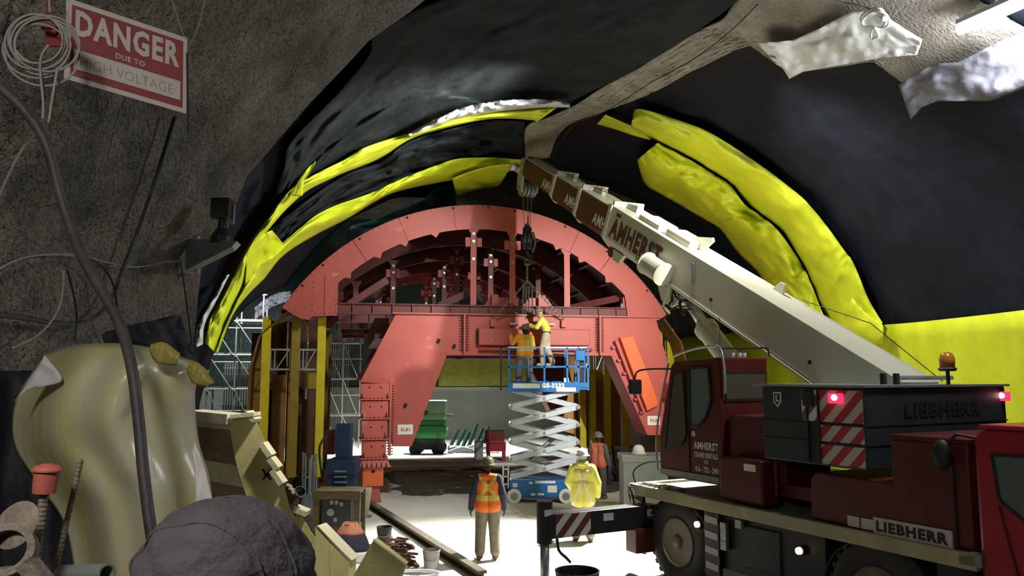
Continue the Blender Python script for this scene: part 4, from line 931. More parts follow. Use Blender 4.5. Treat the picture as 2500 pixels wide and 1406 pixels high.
cp(MB().prism([bpnt(sA - 0.5, -0.36, -0.4), bpnt(sA - 0.9, -0.36, -0.4), bpnt(sA - 0.8, -0.36, -0.62), bpnt(sA - 0.55, -0.36, -0.62)], BW*0.1), 'roller_bracket', M_BOOMW, boom0)
cp(MB().box(bpnt(sd - 0.85, -0.42, 0.15), (0.06, 0.03, 0.4), Matrix.Rotation(R_(0), 3, 'Y')), 'side_lug', M_STEEL, boom0)
for px, n_ in ((1740, 0.0), (1980, 0.05)): s = s_for_px(px, 0, -0.4); cp(MB().cyl(bpnt(s, -0.41, n_ - 0.1), bpnt(s, -0.39, n_ - 0.1), 0.035, n=10), 'grease_port', M_BLACK, boom0)
cp(MB().prism([bpnt(0.4, -0.43, -0.36), bpnt(sA - 1.4, -0.43, -0.30), bpnt(sA - 1.4, -0.43, -0.27), bpnt(0.4, -0.43, -0.33)], BW*0.03), 'side_strip', M_BOOMW, boom0)
cp(MB().tube([bpnt(-0.2, 0.3, 0.52), bpnt(1.2, 0.3, 0.75), bpnt(2.6, 0.3, 0.52)], 0.008, 5), 'hoist_rope', M_DARKST)
for w_ in (-0.14, 0.0, 0.14): cp(MB().tube([bpnt(sA - 0.1, w_, 0.62), bpnt(sB, w_, 0.5), bpnt(BL, w_, 0.36)], 0.008, 5), 'hoist_rope', M_DARKST)
# luffing cylinder
b0, b1, r1 = cray(1800, 905, 1.75), cray(1722, 800, 1.75), cray(1672, 715, 1.75)
dd = (b0 - b1).normalized(); b0 = b0 + dd*1.0
lc = cp(MB().cyl(b0, b1, 0.2, n=24), 'luffing_cylinder', M_BOOMW, smooth=False)
cp(MB().cyl(b1 - dd*0.02, b1 + dd*0.12, 0.225, n=24), 'cylinder_gland', M_BOOMW, lc)
cp(MB().cyl(b1, r1 - dd*0.15, 0.11, n=20), 'cylinder_rod', M_GALV, lc, smooth=True)
cp(MB().tube([b0 + Vector((-0.05, -0.12, 0.22)), b1 + Vector((0.0, -0.12, 0.25)), b1 + Vector((-0.1, -0.12, 0.05))], 0.025), 'hydraulic_pipe', M_BOOMW, lc)
sr = s_for_px(1655, -0.5, 0)
cp(MB().prism([bpnt(sr + 0.5, -0.25, -0.44), bpnt(sr - 0.5, -0.25, -0.44), bpnt(sr - 0.25, -0.25, -0.78), bpnt(sr + 0.1, -0.25, -0.78)], BW*0.5), 'cylinder_bracket', M_BOOMW, boom0, bev=0.02)
hb = MB(); rnd = random.Random(5)
for i in range(9):
    a = r1 + Vector((rnd.uniform(-.2, .2), rnd.uniform(-.3, 0), rnd.uniform(-.15, .2))); c = r1 + dd*0.35 + Vector((rnd.uniform(-.2, .2), rnd.uniform(-.3, 0), rnd.uniform(-.2, .1)))
    hb.tube(spline([a, a.lerp(c, .5) + Vector((rnd.uniform(-.15, .15), -.1, -.15)), c], 8), 0.02, 6)
o = cp(hb, 'hydraulic_hoses', M_DARKST, lc); o['kind'] = 'stuff'
# boom head with sheaves
hd = cp(MB().prism([bpnt(BL - 0.02, -0.26, 0.28), bpnt(BL + 0.22, -0.26, 0.22), bpnt(BL + 0.3, -0.26, -0.1), bpnt(BL + 0.1, -0.26, -0.62), bpnt(BL - 0.2, -0.26, -0.62), bpnt(BL - 0.1, -0.26, -0.28)], BW*0.05), 'head_plate', M_BOOMW)
cp(MB().prism([bpnt(BL - 0.02, 0.21, 0.28), bpnt(BL + 0.22, 0.21, 0.22), bpnt(BL + 0.3, 0.21, -0.1), bpnt(BL + 0.1, 0.21, -0.62), bpnt(BL - 0.2, 0.21, -0.62), bpnt(BL - 0.1, 0.21, -0.28)], BW*0.05), 'head_plate', M_BOOMW)
HS = bpnt(BL - 0.02, 0, -0.58)
for w_ in (-0.14, -0.03, 0.08, 0.17): cp(MB().lathe([(0.06, -0.03), (0.21, -0.035), (0.18, 0), (0.21, 0.035), (0.06, 0.03)], HS + BW*w_, (0, 1, 0), 22), 'sheave', M_GALV, hd)
cp(MB().cyl(HS - BW*0.3, HS + BW*0.3, 0.05, n=10), 'sheave_pin', M_GALV, hd)
cp(MB().lathe([(0.05, -0.05), (0.17, -0.05), (0.14, 0), (0.17, 0.05), (0.05, 0.05)], bpnt(BL + 0.22, 0.02, 0.12), (0, 1, 0), 20), 'top_sheave', M_BLACK, hd)
cp(MB().prism([bpnt(BL + 0.2, -0.3, -0.05), bpnt(BL + 0.55, -0.3, -0.02), bpnt(BL + 0.5, -0.3, -0.22), bpnt(BL + 0.2, -0.3, -0.22)], BW*0.12), 'head_horn', M_BOOMW, hd, bev=0.02)
cp(MB().cyl(bpnt(BL + 0.5, -0.4, -0.12), bpnt(BL + 0.5, -0.1, -0.12), 0.1, n=12), 'horn_roller', M_WHITE, hd)

# hook block hanging from the boom head, chain sling below it
HW = CM @ HS                                              # world position of the head sheaves
def zat(py, Y): return P(1310, py, Y).z
z1, z2 = zat(548, HW.y), zat(612, HW.y)
hx, hy = HW.x, HW.y
hk = thing('hook_block', 'black crane hook block hanging on ropes in front of the red arch', 'hook', (hx, hy, z2))
for dx in (-0.13, 0.02, 0.14): MB().cyl((hx + dx, hy, HW.z), (hx + dx*0.5, hy, z1 - 0.15), 0.008, n=6).build('rope_fall', M_STEEL, hk)
zc = (z1 + z2)/2 - 0.05
for dx in (-0.1, 0.1): MB().prism([(hx + dx - 0.02, hy - 0.1, zc + 0.32), (hx + dx - 0.02, hy + 0.1, zc + 0.32), (hx + dx - 0.02, hy + 0.24, zc), (hx + dx - 0.02, hy + 0.12, zc - 0.26), (hx + dx - 0.02, hy - 0.12, zc - 0.26), (hx + dx - 0.02, hy - 0.24, zc)], (0.04, 0, 0)).build('cheek_plate', M_CDARK, hk)
MB().prism([(hx - 0.05, hy - 0.12, zc + 0.42), (hx + 0.05, hy - 0.12, zc + 0.42), (hx + 0.17, hy - 0.12, zc), (hx + 0.1, hy - 0.12, zc - 0.26), (hx - 0.1, hy - 0.12, zc - 0.26), (hx - 0.17, hy - 0.12, zc)], (0, 0.24, 0)).build('block_body', M_CDARK, hk)
for dx in (-0.05, 0.05): MB().lathe([(0.05, -0.025), (0.2, -0.03), (0.17, 0), (0.2, 0.03), (0.05, 0.025)], (hx + dx, hy, zc + 0.02), (1, 0, 0), 20).build('sheave', M_STEEL, hk)
MB().cyl((hx + 0.02, hy - 0.13, zc + 0.36), (hx + 0.02, hy - 0.13, zc + 0.62), 0.03, 0.02, n=8).build('wedge_socket', M_CAP, hk)
hkp = [Vector((hx, hy, zc - 0.2)), Vector((hx, hy, zc - 0.38)), Vector((hx + 0.1, hy, zc - 0.5)), Vector((hx + 0.06, hy, zc - 0.64)), Vector((hx - 0.06, hy, zc - 0.64)), Vector((hx - 0.11, hy, zc - 0.54))]
MB().tube(spline(hkp, 22), [0.045]*18 + [0.04, 0.03, 0.02, 0.012], 8).build('hook', M_DARKST, hk, smooth=True)
MB().tube(spline([(hx + 0.16, hy, zc + 0.2), (hx + 0.22, hy, zc - 0.1), (hx + 0.13, hy, zc - 0.35)], 10), 0.03, 6).build('guard', M_STEEL, hk)
zr = zc - 0.66
sl = thing('chain_sling', 'steel chain sling spreading from the hook block down to the red beam', 'sling', (hx, hy, zr))
MB().lathe([(0.07, -0.02), (0.1, 0), (0.07, 0.02), (0.05, 0)], (hx, hy, zr + 0.02), (0, 1, 0), 18, closed=True).build('master_ring', M_STEEL, sl, smooth=True)
def chain(a, b, step=0.085):
    a, b = Vector(a), Vector(b); n = max(2, int((b - a).length/step)); m_ = MB(); d = (b - a).normalized(); s = d.orthogonal().normalized(); t_ = d.cross(s)
    for i in range(n):
        c = a.lerp(b, (i + 0.5)/n); q = s if i % 2 else t_; L = (b - a).length/n*0.62
        m_.tube([c - d*L + q*0.0, c - d*L*0.6 + q*0.022, c + d*L*0.6 + q*0.022, c + d*L, c + d*L*0.6 - q*0.022, c - d*L*0.6 - q*0.022, c - d*L], 0.011, 5, caps=False)
    return m_
zj = zr - 0.5
o = chain((hx, hy, zr - 0.04), (hx, hy, zj)).build('chain_leg', M_STEEL, sl); o['kind'] = 'stuff'
ends = [GF(0.75, -0.1, 5.0), GF(2.85, -0.1, 5.0)]
for e in ends:
    o = chain((hx, hy, zj), tuple(e)).build('chain_leg', M_STEEL, sl); o['kind'] = 'stuff'
for dx, ze in ((-0.12, 5.16), (-0.03, 5.16), (0.06, 5.16), (0.17, 5.16)):
    q = GF(1.75 + dx, -0.04, ze)
    o = chain((hx + dx*0.8, hy + 0.02, zj - 0.15), tuple(q)).build('chain_leg', M_STEEL, sl); o['kind'] = 'stuff'
MB().tube([(hx - 0.12, hy, zj - 0.13), (hx, hy, zj + 0.02), (hx + 0.16, hy, zj - 0.13)], 0.02, 6).build('shackle', M_STEEL, sl)

# ================================================================ SCISSOR LIFT
LX0, LX1, LY0, LY1 = -0.12, 1.72, 21.25, 22.15
lf = thing('scissor_lift', 'blue and grey scissor lift raised in front of the red portal beam', 'scissor lift', ((LX0 + LX1)/2, LY0, 0))
bs = bevel(MB().bx(LX0 + 0.06, LX1 - 0.02, LY0, LY1, 0.14, 0.6).build('base', M_LBLUE, lf), 0.03)
for (x0, x1, z0, z1) in ((0.62, 1.16, 0.52, 0.585), (0.45, 0.55, 0.5, 0.56), (0.95, 1.2, 0.28, 0.46), (0.5, 0.62, 0.20, 0.26), (0.68, 0.85, 0.21, 0.26), (0.02, 0.14, 0.42, 0.52), (1.58, 1.66, 0.2, 0.4)):
    MB().bx(x0, x1, LY0 - 0.008, LY0 + 0.01, z0, z1).build('decal', M_WHITE, bs)
for x in (LX0 + 0.18, LX1 - 0.28):
    for y in (LY0 + 0.02, LY1 - 0.02):
        w_ = MB().cyl((x, y - 0.07, 0.19), (x, y + 0.07, 0.19), 0.19, n=24).build('wheel', M_WHITE if y < 21.8 else M_BLACK, lf)
        MB().cyl((x, y - 0.085, 0.19), (x, y - 0.06, 0.19), 0.1, n=16).build('hub', M_STEEL, w_)
ld = MB()
for x in (LX0 - 0.12, LX0 + 0.02): MB().bx(x - 0.02, x + 0.02, LY0 + 0.2, LY0 + 0.24, 0.35, 0.95).build('ladder_rail', M_WHITE, lf)
for z in (0.45, 0.65, 0.85): MB().bx(LX0 - 0.12, LX0 + 0.02, LY0 + 0.2, LY0 + 0.24, z, z + 0.03).build('ladder_rung', M_WHITE, lf)
lev = [0.66 + i*(3.0 - 0.66)/5 for i in range(6)]
xa, xb = LX0 + 0.08, LX1 + 0.08
for y in (LY0 + 0.12, LY1 - 0.12):
    for i in range(5):
        for d_, (p, q) in ((0, ((xa, lev[i]), (xb, lev[i+1]))), (0.06, ((xb, lev[i]), (xa, lev[i+1])))):
            bevel(MB().beam((p[0], y + d_, p[1]), (q[0], y + d_, q[1]), 0.055, 0.14).build('scissor_arm', M_LGREY, lf), 0.008, 1)
for i in range(5):
    zc_ = (lev[i] + lev[i+1])/2
    MB().cyl(((xa + xb)/2, LY0 + 0.07, zc_), ((xa + xb)/2, LY1 - 0.02, zc_), 0.045, n=12).build('centre_pin', M_STEEL, lf)
for z in lev[1:5]:
    for x in (xa, xb): MB().cyl((x, LY0 + 0.04, z), (x, LY1 - 0.0, z), 0.055, n=12).build('end_pin', M_STEEL, lf)
MB().cyl((xa + 0.5, LY0 + 0.45, lev[1]), (xb - 0.5, LY0 + 0.45, lev[2] + 0.2), 0.06, n=14).build('lift_cylinder', M_STEEL, lf, smooth=True)
PX0, PX1, PZ = -0.32, 2.06, 3.08
MB().bx(PX0 + 0.2, PX1, LY0 - 0.02, LY1 + 0.02, PZ - 0.08, PZ).build('platform', M_LBLUE, lf)
MB().bx(PX0 + 0.22, PX1 - 0.25, LY0 - 0.05, LY0 - 0.01, PZ - 0.14, PZ + 0.12).build('toe_board', M_LBLUE, lf)
MB().bx(PX1 - 0.25, PX1 + 0.03, LY0 - 0.05, LY0 - 0.01, PZ - 0.02, PZ + 0.11).build('toe_board', M_LBLUE, lf)
MB().bx(PX0 + 0.2, PX1, LY1 - 0.01, LY1 + 0.02, PZ - 0.02, PZ + 0.14).build('toe_board', M_LBLUE, lf)
dp = bevel(MB().bx(0.02, 0.76, LY0 - 0.065, LY0 - 0.045, PZ - 0.04, PZ + 0.09).build('maker_plate', M_WHITE, lf), 0.01)
text('GS-3232', 'lettering', M_WHITE, lf, (0.80, LY0 - 0.055, PZ - 0.03), (1, 0, 0), (0, 0, 1), 0.62, 0.13, bold=0.06)
MB().bx(1.2, 1.72, LY0 - 0.065, LY0 - 0.045, PZ - 0.13, PZ - 0.02).build('capacity_plate', M_WHITE, lf)
for (x, z, m) in ((PX0 + 0.24, PZ, 0), (PX0 + 0.02, PZ, 1), (0.88, PZ, 0), (1.5, PZ, 0), (1.8, PZ, 0), (PX1, PZ, 0)):
    MB().bx(x - 0.025, x + 0.025, LY0 - 0.03, LY0 + 0.01, PZ - 0.1, PZ + 1.06).build('rail_post', M_LBLUE if m == 0 else M_DARKST, lf)
    if x == 0.88: x = 0.5                           # rear post stands clear of the worker's boots
    if m == 0: MB().bx(x - 0.02, x + 0.02, LY1 - 0.01, LY1 + 0.03, PZ, PZ + 1.06).build('rail_post', M_LBLUE, lf)
for z in (PZ + 0.54, PZ + 1.06):
    MB().beam((PX0 + 0.2, LY0 - 0.01, z), (PX1 + 0.03, LY0 - 0.01, z), 0.04, 0.045).build('guard_rail', M_LBLUE if z < 3.9 else M_LGREY, lf)
    MB().beam((PX0 + 0.2, LY1 + 0.01, z), (PX1 + 0.03, LY1 + 0.01, z), 0.06, 0.05).build('guard_rail', M_LBLUE, lf)
    for x in (PX0 + 0.24, PX1): MB().beam((x, LY0, z), (x, LY1, z), 0.035, 0.04).build('guard_rail', M_LBLUE, lf)
cbx = bevel(MB().bx(1.72, 1.98, LY0 - 0.1, LY0 + 0.1, PZ + 0.7, PZ + 0.98).build('control_box', M_LBLUE, lf), 0.02)
MB().cyl((1.85, LY0, PZ + 0.97), (1.85, LY0, PZ + 1.08), 0.02, n=8).build('joystick', M_BLACK, cbx)
MB().bx(1.84, 1.95, LY0 + 0.02, LY0 + 0.06, PZ, PZ + 0.7).build('control_cable', M_BLACK, lf)
for x, z in ((1.42, PZ + 0.18), (1.5, PZ + 0.12)): bevel(MB().bx(x, x + 0.07, LY0 + 0.3, LY0 + 0.37, PZ, PZ + 0.24).build('bottle_pouch', M_WHITE, lf), 0.02)

# ================================================================ PEOPLE
def make_body(prims, voxel, mats, pick, tf, parent, name='body'):
    mb = MB()
    for kind, tag_, a, ra, b, rb in prims:
        if kind == 'C':
            a, b = Vector(a), Vector(b)
            mb.ball(a, ra, 14, 9); mb.ball(b, rb, 14, 9)
            mb.cyl(a, b, ra, rb, n=14)
        else: mb.ball(a, ra, 18, 12, R=b)
    me = bpy.data.meshes.new(name); me.from_pydata(mb.v, [], mb.f)
    t_ = bpy.data.objects.new('tmp', me); COL.objects.link(t_)
    bm = bmesh.new(); bm.from_mesh(me); bmesh.ops.recalc_face_normals(bm, faces=bm.faces); bm.to_mesh(me); bm.free()
    md = t_.modifiers.new('r', 'REMESH'); md.mode = 'VOXEL'; md.voxel_size = voxel
    md = t_.modifiers.new('s', 'SMOOTH'); md.factor = 0.5; md.iterations = 3
    out = bpy.data.meshes.new_from_object(t_.evaluated_get(bpy.context.evaluated_depsgraph_get()))
    bpy.data.objects.remove(t_)
    n = len(out.polygons); c = np.empty(n*3); out.polygons.foreach_get('center', c); c = c.reshape(-1, 3)
    best = np.full(n, 1e9); idx = np.zeros(n, int)
    for k, (kind, tag_, a, ra, b, rb) in enumerate(prims):
        if kind == 'C':
            A, B = np.array(a), np.array(b); ab = B - A; q = np.clip(((c - A) @ ab)/max(1e-9, ab @ ab), 0, 1)
            d = np.linalg.norm(c - A - q[:,None]*ab, axis=1) - (ra + (rb - ra)*q)
        else:
            M_ = np.array(b.inverted()) if b is not None else np.eye(3); p = (c - np.array(a)) @ M_.T
            r = np.array(ra); d = (np.linalg.norm(p/r, axis=1) - 1)*r.min()
        m_ = d < best; best[m_] = d[m_]; idx[m_] = k
    names = list(mats); tags = [p[1] for p in prims]
    mi = [names.index(pick(tags[i], Vector(x))) for i, x in zip(idx, c)]
    for m_ in mats.values(): out.materials.append(m_)
    out.polygons.foreach_set('material_index', mi); out.polygons.foreach_set('use_smooth', [True]*n)
    out.transform(tf)
    o = bpy.data.objects.new(name, out); COL.objects.link(o); o.parent = parent; o.matrix_parent_inverse = MW[parent].inverted(); MW[o] = I4.copy()
    return o

def person(label, pos, ang, J=None, mats=None, pick=None, hat=None, scale=1.0, bulk=1.0, group=None, long_coat=0.0, voxel=0.008):
    D = dict(pelvis=(0, 0, .97), waist=(0, 0, 1.12), chest=(0, .01, 1.33), neck=(0, .0, 1.50), head=(0, .025, 1.645),
             hipL=(-.10, 0, .93), hipR=(.10, 0, .93), kneeL=(-.125, .03, .50), kneeR=(.125, .03, .50), ankL=(-.14, -.02, .09), ankR=(.14, -.02, .09),
             toeL=(-.17, .16, .045), toeR=(.17, .16, .045), shL=(-.185, 0, 1.435), shR=(.185, 0, 1.435), elL=(-.27, -.03, 1.15), elR=(.27, -.03, 1.15),
             wrL=(-.30, .05, .90), wrR=(.30, .05, .90), hdL=None, hdR=None, face=(0, 1, 0))
    if J: D.update(J)
    V = {k: (Vector(v) if v is not None else None) for k, v in D.items()}
    pr = []; Cc = lambda tg, a, ra, b, rb: pr.append(('C', tg, tuple(a), ra, tuple(b), rb))
    k = bulk
    up = (V['neck'] - V['pelvis']).normalized(); side = (V['shR'] - V['shL']).normalized(); fwd = up.cross(side).normalized() * 1.0
    if fwd.dot(Vector((0, 1, 0))) < 0 and J is None: fwd = -fwd
    for s in (-1, 1):
        Cc('torso', V['waist'] + side*0.085*s, 0.105*k, V['chest'] + side*0.10*s, 0.118*k)
        Cc('hips', V['pelvis'] + side*0.08*s, 0.108*k, V['waist'] + side*0.07*s, 0.105*k)
        if long_coat: Cc('torso', V['waist'] + side*0.08*s, 0.125*k, V['pelvis'] + side*0.09*s - up*long_coat, 0.14*k)
    Cc('torso', V['shL'], 0.075*k, V['neck'] - up*0.03, 0.07); Cc('torso', V['shR'], 0.075*k, V['neck'] - up*0.03, 0.07)
    Cc('neck', V['neck'] - up*0.02, 0.06, V['head'] - Vector((0, 0, .06)), 0.055)
    fc = V['face'].normalized(); rt = fc.cross(Vector((0, 0, 1))).normalized(); upv = rt.cross(fc)
    RH = Matrix((rt, fc, upv)).transposed()
    h = V['head']
    pr.append(('E', 'head', tuple(h + upv*0.02), (0.078, 0.098, 0.105), RH, 0)); pr.append(('E', 'head', tuple(h + fc*0.025 - upv*0.06), (0.058, 0.072, 0.065), RH, 0))
    Cc('head', h + fc*0.092 + upv*0.02, 0.010, h + fc*0.112 - upv*0.022, 0.016)
    Cc('head', h + fc*0.088 - rt*0.02 - upv*0.062, 0.011, h + fc*0.088 + rt*0.02 - upv*0.062, 0.011)
    for s in (-1, 1): pr.append(('E', 'head', tuple(h + rt*0.078*s - upv*0.005), (0.012, 0.022, 0.034), RH, 0))
    for s, S in ((-1, 'L'), (1, 'R')):
        hip, kn, an, to = V['hip'+S], V['knee'+S], V['ank'+S], V['toe'+S]
        Cc('leg', hip, 0.112*k, kn, 0.092*k); Cc('leg', kn, 0.092*k, an + Vector((0, 0, .06)), 0.084*k)
        Cc('boot', an + Vector((0, 0, .06)), 0.058, an - Vector((0, 0, .02)), 0.062); Cc('boot', an - Vector((0, 0, .045)), 0.045, to, 0.045)
        sh, el, wr = V['sh'+S], V['el'+S], V['wr'+S]
        Cc('arm', sh, 0.078*k, el, 0.066*k); Cc('arm', el, 0.066*k, wr, 0.052*k)
        d = V['hd'+S].normalized() if V['hd'+S] is not None else (wr - el).normalized()
        n_ = side*(-s); n_ = (n_ - d*n_.dot(d)).normalized(); q = d.cross(n_)
        if q.dot(fwd) < 0: q = -q                       # thumb side
        kn_ = wr + d*0.085
        for f in (-1, 0, 1): Cc('hand', wr + q*0.012*f, 0.026, kn_ + q*0.026*f, 0.019)
        for i, (off, ln) in enumerate(((0.036, .070), (0.012, .080), (-0.012, .075), (-0.036, .058))):
            a = kn_ + q*off; dr_ = (d + q*off*5.5).normalized(); b = a + dr_*ln*0.5 + n_*0.008; c = b + (dr_ + n_*0.7).normalized()*ln*0.5
            Cc('hand', a, 0.0105, b, 0.0098); Cc('hand', b, 0.0098, c, 0.0085)
        a = wr + d*0.03 + q*0.022; b = a + (d*0.7 + q*0.8).normalized()*0.045; c = b + (d + q*0.25 + n_*0.3).normalized()*0.035
        Cc('hand', a, 0.016, b, 0.0125); Cc('hand', b, 0.0125, c, 0.010)
    root = thing('person', label, 'person', pos, 0.0, group)
    tf = Matrix.Translation(Vector(pos)) @ Matrix.Rotation(ang, 4, 'Z') @ Matrix.Scale(scale, 4)
    body = make_body(pr, voxel, mats, pick, tf, root)
    def child(mb, name, m, smooth=True, par=None):
        mb.v = [tuple(tf @ Vector(v)) for v in mb.v]; return mb.build(name, m, par or root, smooth=smooth)
    for s in (-1, 1): child(MB().ball(h + rt*0.032*s + fc*0.083 + upv*0.018, 0.0125, 10, 8), 'eye', M_BLACK)
    child(MB().tube([h + fc*0.10 - rt*0.022 - upv*0.062, h + fc*0.103 - upv*0.06, h + fc*0.10 + rt*0.022 - upv*0.062], 0.004, 6), 'mouth', M_SIGNR)
    if hat:
        pf = [(0.0, 0.155), (0.05, 0.15), (0.09, 0.125), (0.108, 0.085), (0.115, 0.035), (0.118, 0.02), (0.135, 0.012), (0.135, 0.004), (0.112, 0.004)]
        m_ = MB(); n = 28; ctr = h + upv*0.03
        vs = []
        for r, z in pf:
            for i in range(n):
                t_ = 2*math.pi*i/n; rr = r*(1.0 + (0.18 if (r > 0.125 and math.sin(t_) > 0.2) else 0)); vs.append(ctr + rt*(rr*math.cos(t_)*0.98) + fc*(rr*math.sin(t_)*1.14) + upv*z)
        fs = [(i*n + j, i*n + (j+1) % n, (i+1)*n + (j+1) % n, (i+1)*n + j) for i in range(len(pf)-1) for j in range(n)]
        m_.add(vs, fs); hh = child(m_, 'hard_hat', hat); solid(hh, 0.004)
        rg = [ctr + fc*(0.115*math.cos(t_)) + upv*(0.02 + 0.145*math.sin(t_)) for t_ in [math.pi*(0.08 + 0.84*i/14) for i in range(15)]]
        child(MB().tube(rg, 0.012, 8), 'hat_ridge', hat, par=hh)
    return root, child, V, (fc, rt, upv, h)

# worker in orange vest, seen from behind
def pk_vest(tg, c):
    if tg in ('head', 'neck'): return 'hair' if c.y < 0.05 and c.z < 1.70 else 'skin'
    if tg in ('torso',) or (tg == 'hips' and c.z > 0.93):
        if tg == 'hips' and c.z < 0.90: return 'trousers'
        if abs(c.z - 1.10) < 0.045: return 'tape'
        if c.z > 1.10:
            u = abs(c.x); t_ = (c.z - 1.12)/(1.46 - 1.12)
            if abs(c.x - (-0.15 + 0.30*t_)) < 0.042 or abs(c.x - (0.15 - 0.30*t_)) < 0.042: return 'tape'
            if abs(c.x) > 0.19 and c.z > 1.2: return 'sleeve'
        return 'vest'
    if tg == 'arm': return 'sleeve'
    if tg == 'hand': return 'glove'
    if tg == 'boot': return 'boot'
    return 'trousers'
g = G(1190, 1366)
person('worker in orange vest with amber cross standing on the bright floor by the outrigger', (g.x, g.y, 0.0), R_(3), None,
       dict(skin=M_SKIN, hair=M_HAIR, vest=M_HIORG, tape=M_HITAPE, sleeve=M_NAVYCL, glove=M_GLOVE, boot=M_BOOT, trousers=M_KHAKI), pk_vest, M_HELMO, scale=1.025, bulk=1.1, long_coat=0.02)
# worker in long yellow jacket behind the outrigger beam
def pk_yel(tg, c):
    if tg in ('head', 'neck'): return 'hood' if c.y < 0.09 else 'skin'
    if tg in ('torso', 'arm') or (tg == 'hips' and c.z > 0.95):
        if tg == 'torso' and c.y < 0 and abs(abs(c.x) - 0.02 - 0.11*abs(c.z - 1.2)/0.3) < 0.03: return 'tape'
        return 'jacket'
    if tg == 'hand': return 'glove'
    if tg == 'boot': return 'boot'
    return 'trousers'
g = G(1424, 1322)
r_, ch, V, hd_ = person('worker in long yellow rain jacket and grey hard hat behind the outrigger beam', (g.x, g.y, 0.0), R_(-6),
       dict(elL=(-.29, .02, 1.16), elR=(.30, -.02, 1.15), wrL=(-.22, .2, 1.0), wrR=(.30, .06, .90)),
       dict(skin=M_SKIN, hood=M_HELMW, jacket=M_HIYEL, tape=M_HISILV, glove=M_GLOVE, boot=M_BOOT, trousers=M_KHAKI), pk_yel, M_HELMW, scale=1.03, bulk=1.18, long_coat=0.16)
ch(MB().lathe([(0.10, 0.0), (0.125, 0.03), (0.12, 0.07), (0.095, 0.09)], (0, -0.01, 1.49), (0, -0.1, 1), 20), 'collar', M_HIYEL)
# worker on the lift platform, orange jacket, reaching up to the beam
def pk_lift(tg, c):
    if tg in ('head', 'neck'): return 'hair' if c.y < 0.06 else 'skin'
    if tg in ('torso',) or (tg == 'hips' and c.z > 0.98):
        if abs(c.z - 1.02) < 0.035: return 'tape'
        if c.z > 1.1 and c.x > -0.02 + (c.z - 1.1)*0.25: return 'light'
        return 'jacket'
    if tg == 'arm': return 'jacket'
    if tg == 'hand': return 'skin'
    if tg == 'boot': return 'boot'
    return 'trousers'
r_, ch, V, hd_ = person('worker in amber and orange jacket standing on the lift platform, arm raised to the beam', (0.36, 21.72, PZ), R_(12),
       dict(head=(.02, .08, 1.58), neck=(0, .05, 1.44), chest=(0, .03, 1.29), shL=(-.185, .06, 1.40), shR=(.185, 0, 1.38), elL=(-.33, .16, 1.22), wrL=(-.35, .28, 1.42), elR=(.26, .12, 1.16), wrR=(.16, .32, 1.25),
            kneeL=(-.16, .08, .50), ankL=(-.19, -.04, .09), toeL=(-.21, .14, .045)),
       dict(skin=M_SKIN, hair=M_HAIR, jacket=M_HIORG2, light=M_HIYEL, tape=M_HISILV, boot=M_BOOT, trousers=M_DENIM), pk_lift, M_HELMO, scale=0.98, bulk=1.16, long_coat=0.03)
ch(MB().tube(spline([(0.05, -0.13, 1.0), (0.08, -0.15, 0.6), (0.07, -0.14, 0.25)], 10), 0.012, 6), 'lanyard', M_WHITE)
# worker standing on the back guard rail
def pk_rail(tg, c):
    if tg in ('head', 'neck'): return 'hair' if c.y < 0.06 else 'skin'
    if tg in ('torso', 'arm') or (tg == 'hips' and c.z > 1.02): return 'jacket'
    if tg == 'hips' and c.z > 0.96: return 'belt'
    if tg == 'hand': return 'glove'
    if tg == 'boot': return 'boot'
    return 'trousers'
r_, ch, V, hd_ = person('worker in yellow jacket and tan trousers standing on the rear rail of the lift', (0.98, LY1 - 0.10, PZ + 0.565), R_(80),
       dict(head=(.0, .20, 1.56), neck=(0, .12, 1.44), chest=(0, .08, 1.28), shL=(-.18, .12, 1.38), shR=(.18, .10, 1.38), elL=(-.2, .26, 1.14), wrL=(-.08, .47, 1.18), elR=(.2, .28, 1.16), wrR=(.06, .50, 1.22),
            hipL=(-.13, 0, .93), hipR=(.05, 0, .93), pelvis=(-.04, 0, .97), kneeL=(-.10, .12, .50), kneeR=(-.045, -.02, .50), ankL=(.035, .13, .09), ankR=(.045, -.16, .09), toeL=(.035, .27, .045), toeR=(.045, -.01, .045), face=(0.1, 1, -0.35)),
       dict(skin=M_SKIN, hair=M_HAIR, jacket=M_HIYEL, belt=M_BLACK, glove=M_GLOVE, boot=M_TAN, trousers=M_TAN), pk_rail, M_HELMO, scale=0.95, bulk=1.08)
for s in (-1, 1): ch(MB().box((0.16*s, -0.02, 0.93), (0.05, 0.14, 0.16)), 'tool_pouch', M_TAN, smooth=False)
# worker beyond the lift, clothes coloured darker to stand for his shade
g = P(1458, 1050, 21.95)
person('worker in shade-darkened orange vest between lift and yellow posts', (g.x + 0.02, 21.95, 0.0), R_(-25), None,
       dict(skin=M_SKIN, hair=M_HAIR, vest=mat('vest_shaded', (0.45, 0.09, 0.05), 0.8), tape=mat('vest_tape_shaded', (0.40, 0.14, 0.07), 0.8), sleeve=M_GLOVE, glove=M_GLOVE, boot=M_BOOT, trousers=M_GLOVE), pk_vest, M_BOOT, scale=1.0, bulk=1.08, long_coat=0.02)
